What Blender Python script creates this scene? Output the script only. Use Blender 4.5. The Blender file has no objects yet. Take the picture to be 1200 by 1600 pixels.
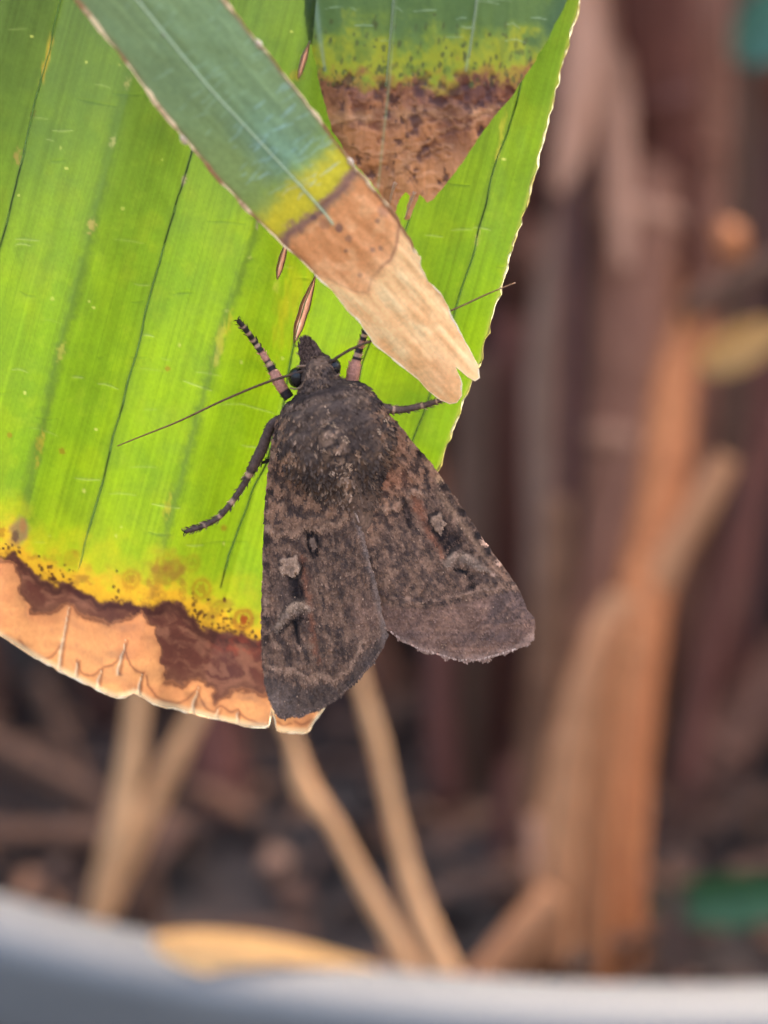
import bpy, math, random
import numpy as np
from mathutils import Vector, Matrix

random.seed(7)
RNG = np.random.default_rng(7)
SC = bpy.context.scene
COL = SC.collection

# ------------------------------------------------------------------ camera
W0 = 0.4                       # frame width / distance
D = 0.150                      # metres from lens to leaf
PITCH = 12.0                   # looking down
CAM_LOC = Vector((0.0, 0.0, 0.425))
cam_d = bpy.data.cameras.new('camera')
cam = bpy.data.objects.new('camera', cam_d)
COL.objects.link(cam)
cam.location = CAM_LOC
cam.rotation_euler = (math.radians(90 - PITCH), 0, 0)
cam_d.sensor_fit = 'HORIZONTAL'
cam_d.sensor_width = 26.0
cam_d.lens = 65.0
cam_d.clip_start = 0.005
cam_d.clip_end = 50.0
cam_d.dof.use_dof = True
cam_d.dof.focus_distance = D - 0.0022
cam_d.dof.aperture_fstop = 14.5
SC.camera = cam
SC.render.resolution_x, SC.render.resolution_y = 768, 1024

# ------------------------------------------------------------------ light
TO_SUN = Vector((0.34, 0.62, 0.70)).normalized()
world = bpy.data.worlds.new('World')
SC.world = world
world.use_nodes = True
wn = world.node_tree
bg = wn.nodes['Background']
sky = wn.nodes.new('ShaderNodeTexSky')
sky.sky_type = 'NISHITA'
sky.sun_disc = False
sky.sun_elevation = math.asin(TO_SUN.z)
sky.sun_rotation = math.atan2(TO_SUN.x, TO_SUN.y)
sky.air_density = 1.0
sky.dust_density = 8.0
sky.ozone_density = 0.0
wn.links.new(sky.outputs[0], bg.inputs[0])
bg.inputs[1].default_value = 0.15
sun_d = bpy.data.lights.new('sun', 'SUN')
sun_d.energy = 2.0
sun_d.angle = math.radians(0.6)
sun_d.color = (1.0, 0.93, 0.82)
sun = bpy.data.objects.new('sun', sun_d)
COL.objects.link(sun)
sun.location = (0.5, 1.0, 1.6)
sun.rotation_euler = TO_SUN.to_track_quat('Z', 'Y').to_euler()

SC.view_settings.view_transform = 'Standard'
SC.view_settings.look = 'None'
SC.view_settings.exposure = 2.9
SC.view_settings.gamma = 1.0
SC.view_settings.use_curve_mapping = False
SC.render.engine = 'CYCLES'
SC.cycles.use_denoising = True
SC.cycles.max_bounces = 10
SC.cycles.transmission_bounces = 8

# ------------------------------------------------------------------ space
cp, sp = math.cos(math.radians(PITCH)), math.sin(math.radians(PITCH))
C_R = np.array([1.0, 0, 0])
C_U = np.array([0, sp, cp])
C_B = np.array([0, -cp, sp])           # towards the viewer
C_O = np.array(CAM_LOC)


def P(px, py, d):
    """A point of the place at viewing distance d."""
    return C_O + C_R * ((px - 600) / 1200 * W0 * d) + C_U * ((800 - py) / 1200 * W0 * d) - C_B * d


TILT = math.radians(10)
E_X = C_R
E_Y = C_U * math.cos(TILT) + C_B * math.sin(TILT)
E_Z = -C_U * math.sin(TILT) + C_B * math.cos(TILT)
L_O = C_O - C_B * D
U = 5e-5                              # one leaf unit in metres (0.05 mm)


def LP(x, y, h):
    """Leaf plane coordinates (units of 0.05 mm, y downwards, h = height above the plane) -> world."""
    x = np.asarray(x, float); y = np.asarray(y, float); h = np.asarray(h, float)
    x, y, h = np.broadcast_arrays(x, y, h)
    rx = (x - 600) / 1200 * W0
    ry = (800 - y) / 1200 * W0
    r = rx[..., None] * C_R + ry[..., None] * C_U - C_B
    k = float((L_O - C_O) @ E_Z)
    t = (k + h * U) / (r @ E_Z)
    return C_O + r * t[..., None]


# ------------------------------------------------------------------ noise
def _hash(ix, iy, seed):
    n = (ix.astype(np.int64) * 374761393 + iy.astype(np.int64) * 668265263 + seed * 1442695041) & 0xffffffff
    n = ((n ^ (n >> 13)) * 1274126177) & 0xffffffff
    return ((n ^ (n >> 16)) & 0xffff) / 65535.0


def vnoise(x, y, seed=0):
    ix = np.floor(x); iy = np.floor(y)
    fx = x - ix; fy = y - iy
    fx = fx * fx * (3 - 2 * fx); fy = fy * fy * (3 - 2 * fy)
    a = _hash(ix, iy, seed); b = _hash(ix + 1, iy, seed)
    c = _hash(ix, iy + 1, seed); d = _hash(ix + 1, iy + 1, seed)
    return (a * (1 - fx) + b * fx) * (1 - fy) + (c * (1 - fx) + d * fx) * fy


def fbm(x, y, seed=0, o=4):
    s = 0; a = 0.5; t = 0
    for i in range(o):
        s = s + a * vnoise(x, y, seed + i * 17); t += a
        x = x * 2.03 + 5.1; y = y * 2.03 + 9.7; a *= 0.5
    return s / t


def sstep(a, b, x):
    t = np.clip((x - a) / (b - a), 0, 1)
    return t * t * (3 - 2 * t)


# ------------------------------------------------------------------ mesh helpers
def poly_inside(px, py, poly):
    ins = np.zeros(px.shape, bool)
    n = len(poly)
    for i in range(n):
        x1, y1 = poly[i]; x2, y2 = poly[(i + 1) % n]
        if y1 == y2:
            continue
        c = (y1 > py) != (y2 > py)
        ins ^= c & (px < (x2 - x1) * (py - y1) / (y2 - y1) + x1)
    return ins


def densify(pts, step, closed=False):
    pts = [np.array(p, float) for p in pts]
    out = []
    m = len(pts) if closed else len(pts) - 1
    for i in range(m):
        a, b = pts[i], pts[(i + 1) % len(pts)]
        k = max(1, int(np.linalg.norm(b[:2] - a[:2]) / step))
        for j in range(k):
            out.append(a + (b - a) * j / k)
    if not closed:
        out.append(pts[-1])
    return np.array(out)


def smooth(pts, n=8):
    """Catmull-Rom through the points."""
    p = np.array(pts, float)
    q = np.vstack([2 * p[0] - p[1], p, 2 * p[-1] - p[-2]])
    out = []
    for i in range(1, len(q) - 2):
        for j in range(n):
            t = j / n
            a, b, c, d = q[i - 1], q[i], q[i + 1], q[i + 2]
            out.append(0.5 * (2 * b + (c - a) * t + (2 * a - 5 * b + 4 * c - d) * t * t + (3 * b - a - 3 * c + d) * t ** 3))
    out.append(p[-1])
    return np.array(out)


def nearest_on(poly, q):
    a = poly; b = np.roll(poly, -1, axis=0)
    ab = b - a
    l2 = np.maximum((ab ** 2).sum(1), 1e-9)
    best = np.empty_like(q)
    for i in range(0, len(q), 2000):
        s = q[i:i + 2000]
        t = np.clip(((s[:, None] - a[None]) * ab[None]).sum(2) / l2, 0, 1)
        pr = a[None] + ab[None] * t[..., None]
        k = ((pr - s[:, None]) ** 2).sum(2).argmin(1)
        best[i:i + 2000] = pr[np.arange(len(s)), k]
    return best


class Canvas:
    """A regular grid over a sheet that collects pigment and relief."""
    def __init__(s, x0, y0, x1, y1, step):
        s.step = step; s.x0 = x0; s.y0 = y0
        s.X, s.Y = np.meshgrid(np.arange(x0, x1 + step, step), np.arange(y0, y1 + step, step))
        s.c = np.zeros(s.X.shape + (3,)); s.h = np.zeros(s.X.shape)

    def mix(s, m, col):
        s.c += (np.array(col) - s.c) * np.clip(m, 0, 1)[..., None]

    def _sl(s, xa, ya, xb, yb):
        i0 = max(0, int((ya - s.y0) / s.step)); i1 = min(s.X.shape[0], int((yb - s.y0) / s.step) + 2)
        j0 = max(0, int((xa - s.x0) / s.step)); j1 = min(s.X.shape[1], int((xb - s.x0) / s.step) + 2)
        return (slice(i0, max(i0, i1)), slice(j0, max(j0, j1)))

    def spot(s, cx, cy, rx, ry=None, ang=0, col=(0, 0, 0), a=1.0, soft=0.35, lift=0, rough=0.25, seed=1):
        ry = ry or rx
        R = max(rx, ry) * 2 + 4
        q = s._sl(cx - R, cy - R, cx + R, cy + R)
        X, Y = s.X[q] - cx, s.Y[q] - cy
        if X.size == 0:
            return
        c, n = math.cos(ang), math.sin(ang)
        u, v = (X * c + Y * n) / rx, (-X * n + Y * c) / ry
        d = np.sqrt(u * u + v * v) + rough * (vnoise((X + cx) / max(3, rx * .5), (Y + cy) / max(3, ry * .5), seed) - .5) * 2
        m = (1 - sstep(1 - soft, 1 + soft, d)) * a
        s.c[q] += (np.array(col) - s.c[q]) * m[..., None]
        s.h[q] += lift * m

    def ring(s, cx, cy, rx, ry, ang, w, col, a=1.0, lift=0):
        R = max(rx, ry) * 2 + 4 + w
        q = s._sl(cx - R, cy - R, cx + R, cy + R)
        X, Y = s.X[q] - cx, s.Y[q] - cy
        c, n = math.cos(ang), math.sin(ang)
        u, v = (X * c + Y * n) / rx, (-X * n + Y * c) / ry
        d = (np.sqrt(u * u + v * v) - 1) * min(rx, ry) + (vnoise(s.X[q] / 4, s.Y[q] / 4, 5) - .5) * 2
        m = np.exp(-(d / w) ** 2) * a
        s.c[q] += (np.array(col) - s.c[q]) * m[..., None]
        s.h[q] += lift * m

    def stroke(s, pts, w, col, a=1.0, lift=0, soft=1.0, rough=0.0, seed=3):
        """Line with gaussian profile; w number or list."""
        pts = np.array(pts, float)
        ws = np.full(len(pts), w, float) if np.isscalar(w) else np.array(w, float)
        R = ws.max() * 3 + 3
        q = s._sl(pts[:, 0].min() - R, pts[:, 1].min() - R, pts[:, 0].max() + R, pts[:, 1].max() + R)
        X, Y = s.X[q], s.Y[q]
        if X.size == 0:
            return
        m = np.zeros(X.shape)
        if rough:
            X = X + (fbm(X / 9, Y / 9, seed, 3) - .5) * rough * 2
            Y = Y + (fbm(X / 9, Y / 9, seed + 31, 3) - .5) * rough * 2
        for i in range(len(pts) - 1):
            a0, b0 = pts[i], pts[i + 1]
            ab = b0 - a0
            t = np.clip(((X - a0[0]) * ab[0] + (Y - a0[1]) * ab[1]) / max(1e-9, ab @ ab), 0, 1)
            d = np.hypot(X - a0[0] - t * ab[0], Y - a0[1] - t * ab[1])
            ww = ws[i] + (ws[i + 1] - ws[i]) * t
            m = np.maximum(m, np.exp(-(d / np.maximum(ww, .3)) ** (2 * soft)))
        m = m * a
        s.c[q] += (np.array(col) - s.c[q]) * m[..., None]
        s.h[q] += lift * m

    def sample(s, x, y):
        i = np.clip(((y - s.y0) / s.step).astype(int), 0, s.X.shape[0] - 1)
        j = np.clip(((x - s.x0) / s.step).astype(int), 0, s.X.shape[1] - 1)
        return s.c[i, j], s.h[i, j]

    def sheet(s, outline):
        """Cut the grid to the outline -> (x, y, h, colour, quads)."""
        o = np.array(outline, float)
        cx = (s.X[:-1, :-1] + s.X[1:, 1:]) / 2; cy = (s.Y[:-1, :-1] + s.Y[1:, 1:]) / 2
        keep = poly_inside(cx, cy, o)
        ny, nx = s.X.shape
        cnt = np.zeros((ny, nx), int)
        for di in (0, 1):
            for dj in (0, 1):
                cnt[di:ny - 1 + di, dj:nx - 1 + dj] += keep
        used = cnt > 0
        bnd = used & (cnt < 4)
        x, y = s.X.copy(), s.Y.copy()
        pr = nearest_on(o, np.stack([x[bnd], y[bnd]], 1))
        x[bnd] = pr[:, 0]; y[bnd] = pr[:, 1]
        idx = np.full((ny, nx), -1)
        idx[used] = np.arange(used.sum())
        f = np.stack([idx[:-1, :-1][keep], idx[1:, :-1][keep], idx[1:, 1:][keep], idx[:-1, 1:][keep]], 1)
        return x[used], y[used], s.h[used], s.c[used], f


def mesh_np(name, verts, quads, cols=None, mat=None, parent=None, smooth_=True, tris=None, flip=False):
    """verts are world coordinates; the object sits at its parent's base (or its own centre)."""
    verts = np.asarray(verts, float)
    base = np.array(parent.matrix_basis.translation if parent is not None and parent.parent is None else
                    (GBASE[parent.name] if parent is not None else verts.mean(0)))
    me = bpy.data.meshes.new(name)
    n = len(verts)
    v = (verts - base).astype(np.float32)
    me.vertices.add(n); me.vertices.foreach_set('co', v.ravel())
    quads = np.zeros((0, 4), int) if quads is None else np.asarray(quads, int)
    tris = np.zeros((0, 3), int) if tris is None else np.asarray(tris, int)
    lv = np.concatenate([quads.ravel(), tris.ravel()]).astype(np.int32)
    me.loops.add(len(lv)); me.loops.foreach_set('vertex_index', lv)
    ls = np.concatenate([np.arange(len(quads)) * 4, len(quads) * 4 + np.arange(len(tris)) * 3]).astype(np.int32)
    me.polygons.add(len(ls)); me.polygons.foreach_set('loop_start', ls)
    me.update(calc_edges=True); me.validate()
    me.polygons.foreach_set('use_smooth', np.full(len(me.polygons), smooth_))
    if cols is not None:
        at = me.color_attributes.new('Col', 'FLOAT_COLOR', 'POINT')
        c4 = np.ones((n, 4), np.float32); c4[:, :3] = cols
        at.data.foreach_set('color', c4.ravel())
    ob = bpy.data.objects.new(name, me)
    COL.objects.link(ob)
    if parent is not None:
        ob.parent = parent
        GBASE[ob.name] = base
    else:
        ob.location = base
        GBASE[ob.name] = base
    if mat is not None:
        me.materials.append(mat)
    return ob


GBASE = {}


def thing(name, label, cat, loc, group=None):
    o = bpy.data.objects.new(name, None)
    COL.objects.link(o)
    o.empty_display_size = 0.005
    o.location = Vector(loc)
    o['label'] = label; o['category'] = cat
    if group:
        o['group'] = group
    GBASE[o.name] = np.array(loc, float)
    return o


def tag(o, label, cat, group=None, kind=None):
    o['label'] = label; o['category'] = cat
    if group:
        o['group'] = group
    if kind:
        o['kind'] = kind
    return o


def tube(pts, rad, nseg=10, cols=None, flat=1.0, up=None, rjit=0.0, groove=0.0):
    """Tapered tube -> verts, quads, tris, cols. flat squeezes along 'up'."""
    p = np.asarray(pts, float); n = len(p)
    r = np.full(n, rad, float) if np.isscalar(rad) else np.asarray(rad, float)
    t = np.gradient(p, axis=0); t /= np.maximum(np.linalg.norm(t, axis=1), 1e-12)[:, None]
    u0 = np.array(up if up is not None else E_Z, float)
    if abs(t[0] @ u0) > .95:
        u0 = np.array([1.0, 0, 0])
    vs = []
    ang = np.arange(nseg) / nseg * 2 * np.pi
    gro = 1 + groove * (RNG.random(nseg) - .5)
    for i in range(n):
        nu = u0 - t[i] * (u0 @ t[i]); nu /= np.linalg.norm(nu)
        if up is None:
            u0 = nu
        b = np.cross(t[i], nu)
        rr = r[i] * (1 + rjit * (RNG.random(nseg) - .5)) if rjit else r[i] * gro
        vs.append(p[i] + (np.cos(ang) * rr)[:, None] * b + (np.sin(ang) * rr * flat)[:, None] * nu)
    v = np.concatenate(vs + [p[:1], p[-1:]])
    i, j = np.meshgrid(np.arange(n - 1), np.arange(nseg), indexing='ij')
    a = i * nseg + j; b = i * nseg + (j + 1) % nseg
    q = np.stack([a, b, b + nseg, a + nseg], -1).reshape(-1, 4)
    jj = np.arange(nseg)
    t1 = np.stack([np.full(nseg, n * nseg), (jj + 1) % nseg, jj], 1)
    o = (n - 1) * nseg
    t2 = np.stack([np.full(nseg, n * nseg + 1), o + jj, o + (jj + 1) % nseg], 1)
    c = None
    if cols is not None:
        cc = np.asarray(cols, float)
        c = np.concatenate([np.repeat(cc, nseg, axis=0), cc[:1], cc[-1:]])
    return v, q, np.concatenate([t1, t2]), c


def tube_obj(name, pts, rad, mat, parent=None, **k):
    v, q, t, c = tube(pts, rad, **k)
    return mesh_np(name, v, q, c, mat, parent, tris=t)


# ------------------------------------------------------------------ materials
def newmat(name):
    m = bpy.data.materials.new(name); m.use_nodes = True
    nt = m.node_tree
    for n in list(nt.nodes):
        nt.nodes.remove(n)
    out = nt.nodes.new('ShaderNodeOutputMaterial')
    return m, nt, out


def N(nt, typ, **k):
    n = nt.nodes.new(typ)
    for a, b in k.items():
        if a.startswith('i_'):
            n.inputs[a[2:].replace('_', ' ')].default_value = b
        else:
            setattr(n, a, b)
    return n


def leaf_material(name, trans=0.6, rough=0.38, gloss=0.5, grain=0.18, refl=(0.55, 0.6, 0.5), bump=0.25, gscale=3000):
    """Thin living or dry blade: light passes through its pigment, front has a waxy sheen."""
    m, nt, out = newmat(name)
    L = nt.links.new
    at = N(nt, 'ShaderNodeAttribute', attribute_name='Col')
    tc = N(nt, 'ShaderNodeTexCoord')
    nz = N(nt, 'ShaderNodeTexNoise', i_Scale=gscale, i_Detail=3.0)
    L(tc.outputs['Object'], nz.inputs['Vector'])
    mr = N(nt, 'ShaderNodeMapRange')
    mr.inputs['To Min'].default_value = 1 - grain; mr.inputs['To Max'].default_value = 1 + grain
    mr.inputs['From Min'].default_value = 0.3; mr.inputs['From Max'].default_value = 0.7
    L(nz.outputs['Fac'], mr.inputs['Value'])
    mul = N(nt, 'ShaderNodeVectorMath', operation='SCALE')
    L(at.outputs['Color'], mul.inputs[0]); L(mr.outputs[0], mul.inputs['Scale'])
    tint = N(nt, 'ShaderNodeVectorMath', operation='MULTIPLY')
    L(mul.outputs[0], tint.inputs[0]); tint.inputs[1].default_value = refl
    bp = N(nt, 'ShaderNodeBump', i_Strength=bump, i_Distance=0.00006)
    L(nz.outputs['Fac'], bp.inputs['Height'])
    df = N(nt, 'ShaderNodeBsdfDiffuse'); tr = N(nt, 'ShaderNodeBsdfTranslucent')
    L(tint.outputs[0], df.inputs['Color']); L(mul.outputs[0], tr.inputs['Color'])
    L(bp.outputs[0], df.inputs['Normal']); L(bp.outputs[0], tr.inputs['Normal'])
    mx = N(nt, 'ShaderNodeMixShader'); mx.inputs[0].default_value = trans
    L(df.outputs[0], mx.inputs[1]); L(tr.outputs[0], mx.inputs[2])
    gl = N(nt, 'ShaderNodeBsdfGlossy', i_Roughness=rough)
    gl.inputs['Color'].default_value = (1, 1, 1, 1)
    L(bp.outputs[0], gl.inputs['Normal'])
    fr = N(nt, 'ShaderNodeFresnel', i_IOR=1.45)
    L(bp.outputs[0], fr.inputs['Normal'])
    fm = N(nt, 'ShaderNodeMath', operation='MULTIPLY'); fm.inputs[1].default_value = gloss
    L(fr.outputs[0], fm.inputs[0])
    m2 = N(nt, 'ShaderNodeMixShader')
    L(fm.outputs[0], m2.inputs[0]); L(mx.outputs[0], m2.inputs[1]); L(gl.outputs[0], m2.inputs[2])
    L(m2.outputs[0], out.inputs[0])
    return m


def attr_material(name, rough=0.85, bump=0.4, bscale=4000, bdist=0.00008, grain=0.25, sheen=0.0, spec=0.3, gain=(1, 1, 1)):
    m, nt, out = newmat(name)
    L = nt.links.new
    at = N(nt, 'ShaderNodeAttribute', attribute_name='Col')
    tc = N(nt, 'ShaderNodeTexCoord')
    nz = N(nt, 'ShaderNodeTexNoise', i_Scale=bscale, i_Detail=4.0)
    L(tc.outputs['Object'], nz.inputs['Vector'])
    mr = N(nt, 'ShaderNodeMapRange')
    mr.inputs['From Min'].default_value = 0.3; mr.inputs['From Max'].default_value = 0.7
    mr.inputs['To Min'].default_value = 1 - grain; mr.inputs['To Max'].default_value = 1 + grain
    L(nz.outputs['Fac'], mr.inputs['Value'])
    mul = N(nt, 'ShaderNodeVectorMath', operation='SCALE')
    gn = N(nt, 'ShaderNodeVectorMath', operation='MULTIPLY'); gn.inputs[1].default_value = gain
    L(at.outputs['Color'], gn.inputs[0])
    L(gn.outputs[0], mul.inputs[0]); L(mr.outputs[0], mul.inputs['Scale'])
    bp = N(nt, 'ShaderNodeBump', i_Strength=bump, i_Distance=bdist)
    L(nz.outputs['Fac'], bp.inputs['Height'])
    b = N(nt, 'ShaderNodeBsdfPrincipled', i_Roughness=rough)
    b.inputs['Specular IOR Level'].default_value = spec
    b.inputs['Sheen Weight'].default_value = sheen
    L(mul.outputs[0], b.inputs['Base Color']); L(bp.outputs[0], b.inputs['Normal'])
    L(b.outputs[0], out.inputs[0])
    return m


def stalk_material(name, c1, c2, c3=None, along='Z', sc=60, rough=0.65, bump=0.6):
    c1, c2, c3 = [tuple(np.array(k) * .76) if k else None for k in (c1, c2, c3)]
    m, nt, out = newmat(name)
    L = nt.links.new
    tc = N(nt, 'ShaderNodeTexCoord')
    mp = N(nt, 'ShaderNodeMapping'); mp.inputs['Scale'].default_value = (1, 1, .07)
    L(tc.outputs['Object'], mp.inputs[0])
    n1 = N(nt, 'ShaderNodeTexNoise', i_Scale=sc * 12, i_Detail=4.0)
    L(mp.outputs[0], n1.inputs['Vector'])
    n2 = N(nt, 'ShaderNodeTexNoise', i_Scale=sc, i_Detail=3.0)
    L(tc.outputs['Object'], n2.inputs['Vector'])
    rp = N(nt, 'ShaderNodeValToRGB')
    rp.color_ramp.elements[0].position = .3; rp.color_ramp.elements[0].color = (*c2, 1)
    rp.color_ramp.elements[1].position = .68; rp.color_ramp.elements[1].color = (*c1, 1)
    L(n1.outputs['Fac'], rp.inputs[0])
    rp2 = N(nt, 'ShaderNodeValToRGB')
    rp2.color_ramp.elements[0].position = .45; rp2.color_ramp.elements[0].color = (0, 0, 0, 1)
    rp2.color_ramp.elements[1].position = .62; rp2.color_ramp.elements[1].color = (1, 1, 1, 1)
    L(n2.outputs['Fac'], rp2.inputs[0])
    mx = N(nt, 'ShaderNodeMixRGB'); mx.inputs[2].default_value = (*(c3 or c2), 1)
    L(rp2.outputs[0], mx.inputs[0]); L(rp.outputs[0], mx.inputs[1])
    bp = N(nt, 'ShaderNodeBump', i_Strength=bump, i_Distance=0.0006)
    L(n1.outputs['Fac'], bp.inputs['Height'])
    b = N(nt, 'ShaderNodeBsdfPrincipled', i_Roughness=rough)
    b.inputs['Specular IOR Level'].default_value = .12
    L(mx.outputs[0], b.inputs['Base Color']); L(bp.outputs[0], b.inputs['Normal'])
    L(b.outputs[0], out.inputs[0])
    return m


def plain_material(name, c1, c2, sc, rough=0.6, bump=0.2, bdist=0.0005, spec=0.5):
    m, nt, out = newmat(name)
    L = nt.links.new
    tc = N(nt, 'ShaderNodeTexCoord')
    n1 = N(nt, 'ShaderNodeTexNoise', i_Scale=sc, i_Detail=6.0)
    L(tc.outputs['Object'], n1.inputs['Vector'])
    rp = N(nt, 'ShaderNodeValToRGB')
    rp.color_ramp.elements[0].position = .35; rp.color_ramp.elements[0].color = (*c1, 1)
    rp.color_ramp.elements[1].position = .65; rp.color_ramp.elements[1].color = (*c2, 1)
    L(n1.outputs['Fac'], rp.inputs[0])
    bp = N(nt, 'ShaderNodeBump', i_Strength=bump, i_Distance=bdist)
    L(n1.outputs['Fac'], bp.inputs['Height'])
    b = N(nt, 'ShaderNodeBsdfPrincipled', i_Roughness=rough)
    b.inputs['Specular IOR Level'].default_value = spec
    L(rp.outputs[0], b.inputs['Base Color']); L(bp.outputs[0], b.inputs['Normal'])
    L(b.outputs[0], out.inputs[0])
    return m


M_LEAF = leaf_material('backlit_leaf', trans=0.165, gloss=0.45, rough=0.42, grain=.07, bump=.12, refl=(.11, .12, .15))
M_WAXY = leaf_material('waxy_leaf', trans=0.05, gloss=0.55, rough=0.42, refl=(1, 1, 1), grain=.1, bump=.2)
M_DRYL = leaf_material('withering_leaf', trans=0.06, gloss=0.45, rough=0.45, refl=(1, 1, 1), bump=0.15, grain=.06)
M_EDGE = leaf_material('dry_leaf_edge', trans=0.3, gloss=0.4, rough=0.5, refl=(.8, .8, .8))
GAIN = (1.44, 1.09, .88)
M_RIB = leaf_material('dry_fibre_edge', trans=0.36, gloss=0.3, rough=0.5, refl=(1, 1, 1), grain=.1)
M_OPQ = leaf_material('dry_margin', trans=0.04, gloss=0.3, rough=0.5, refl=(1, 1, 1), grain=.1)
M_WING = attr_material('wing_scales', rough=.6, grain=.25, sheen=.0, bump=.5, gain=GAIN, spec=.09)
M_FUR = attr_material('moth_fur', rough=.85, grain=.3, sheen=.0, gain=GAIN, spec=.06)
M_LEG = attr_material('moth_leg', rough=.6, grain=.3, gain=(1.25, 1.0, .85), spec=.15)
M_EYE = attr_material('moth_eye', rough=.25, grain=.1, bump=.3, bscale=9000)

# ================================================================== setting
R_RIM = 0.19
D_RIM = 0.262
rim_front = P(1085, 1556, D_RIM)
POT_C = rim_front + np.array([0, R_RIM, 0])
RIM_Z = float(rim_front[2])
SOIL_Z = RIM_Z - 0.045

M_GROUND = plain_material('dark_ground', (.02, .017, .015), (.05, .04, .033), 30, rough=.9, bump=.6, bdist=.01)
M_SOIL = plain_material('potting_soil', (.010, .006, .005), (.03, .017, .012), 120, rough=.95, bump=1.0, bdist=.004)
M_WALL = plain_material('added_dark_wall', (.018, .012, .012), (.036, .022, .018), 14, rough=.9, bump=.5, bdist=.004)
M_POT = plain_material('grey_glaze', (.078, .076, .073), (.116, .112, .107), 14, rough=.6, bump=.08)


def structure(name, verts, quads, mat, label=None):
    o = mesh_np(name, verts, quads, None, mat, None, smooth_=False)
    o['kind'] = 'structure'
    return o


structure('ground', [(-6, -6, 0), (6, -6, 0), (6, 6, 0), (-6, 6, 0)], [(0, 1, 2, 3)], M_GROUND)
# added dark wall behind the planter, its height set to shade the pot
wy = float(POT_C[1] + R_RIM + 0.16)
wz = 0.97
structure('added_shade_wall',
          [(-1.6, wy, 0), (1.6, wy, 0), (1.6, wy, wz), (-1.6, wy, wz), (-1.6, wy + .1, 0), (1.6, wy + .1, 0), (1.6, wy + .1, wz), (-1.6, wy + .1, wz)],
          [(0, 1, 2, 3), (5, 4, 7, 6), (3, 2, 6, 7), (1, 5, 6, 2), (4, 0, 3, 7)], M_WALL)
# soil disc, humpy
n_r, n_a = 26, 96
vs, qs = [], []
for i in range(n_r + 1):
    for j in range(n_a):
        r = (R_RIM - 0.016) * i / n_r; a = j / n_a * 2 * math.pi
        x, y = r * math.cos(a), r * math.sin(a)
        z = SOIL_Z + 0.014 * (float(fbm(np.array([x * 40 + 9.]), np.array([y * 40 + 3.]), 4)[0]) - .5) + .012 * (1 - (r / R_RIM) ** 2)
        vs.append((POT_C[0] + x, POT_C[1] + y, z))
for i in range(n_r):
    for j in range(n_a):
        qs.append((i * n_a + j, (i + 1) * n_a + j, (i + 1) * n_a + (j + 1) % n_a, i * n_a + (j + 1) % n_a))
o = mesh_np('soil', np.array(vs), qs, None, M_SOIL)
o['kind'] = 'structure'

# planter: outer side, rounded lip, inner side
pot = thing('planter_pot', 'smooth light grey round planter pot with a thick rounded rim', 'planter', (POT_C[0], POT_C[1], 0))


def lathe(name, prof, mat, parent, n=160):
    prof = np.array(prof)
    a = np.arange(n) / n * 2 * np.pi
    v = np.stack([POT_C[0] + prof[:, None, 0] * np.cos(a), POT_C[1] + prof[:, None, 0] * np.sin(a),
                  np.broadcast_to(prof[:, None, 1], (len(prof), n))], -1).reshape(-1, 3)
    i, j = np.meshgrid(np.arange(len(prof) - 1), np.arange(n), indexing='ij')
    p, q = i * n + j, i * n + (j + 1) % n
    return mesh_np(name, v, np.stack([p, q, q + n, p + n], -1).reshape(-1, 4), None, mat, parent)


lip = [(R_RIM + .0015, RIM_Z - .026), (R_RIM + .006, RIM_Z - .021), (R_RIM + .0072, RIM_Z - .012), (R_RIM + .0068, RIM_Z - .006)]
for k in range(9):
    a = math.pi * k / 8
    lip.append((R_RIM - .001 + .0078 * math.cos(a), RIM_Z - .0045 + .0045 * math.sin(a)))
lip += [(R_RIM - .0092, RIM_Z - .02)]
lathe('rim', lip, M_POT, pot)
lathe('pot_wall', [(R_RIM * .72, .0), (R_RIM * .74, .004), (R_RIM * .9, RIM_Z * .5), (R_RIM + .001, RIM_Z - .0255)], M_POT, pot)
lathe('inner_wall', [(R_RIM - .0094, RIM_Z - .018), (R_RIM - .012, RIM_Z - .06)], M_POT, pot)


# ------------------------------------------------------------------ stalks
def soil_end(p_last, p_prev):
    d = p_last - p_prev
    if d[2] > -1e-4:
        return None
    k = (SOIL_Z - .012 - p_last[2]) / d[2]
    return p_last + d * min(k, 6) if k > 0 else None


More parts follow.
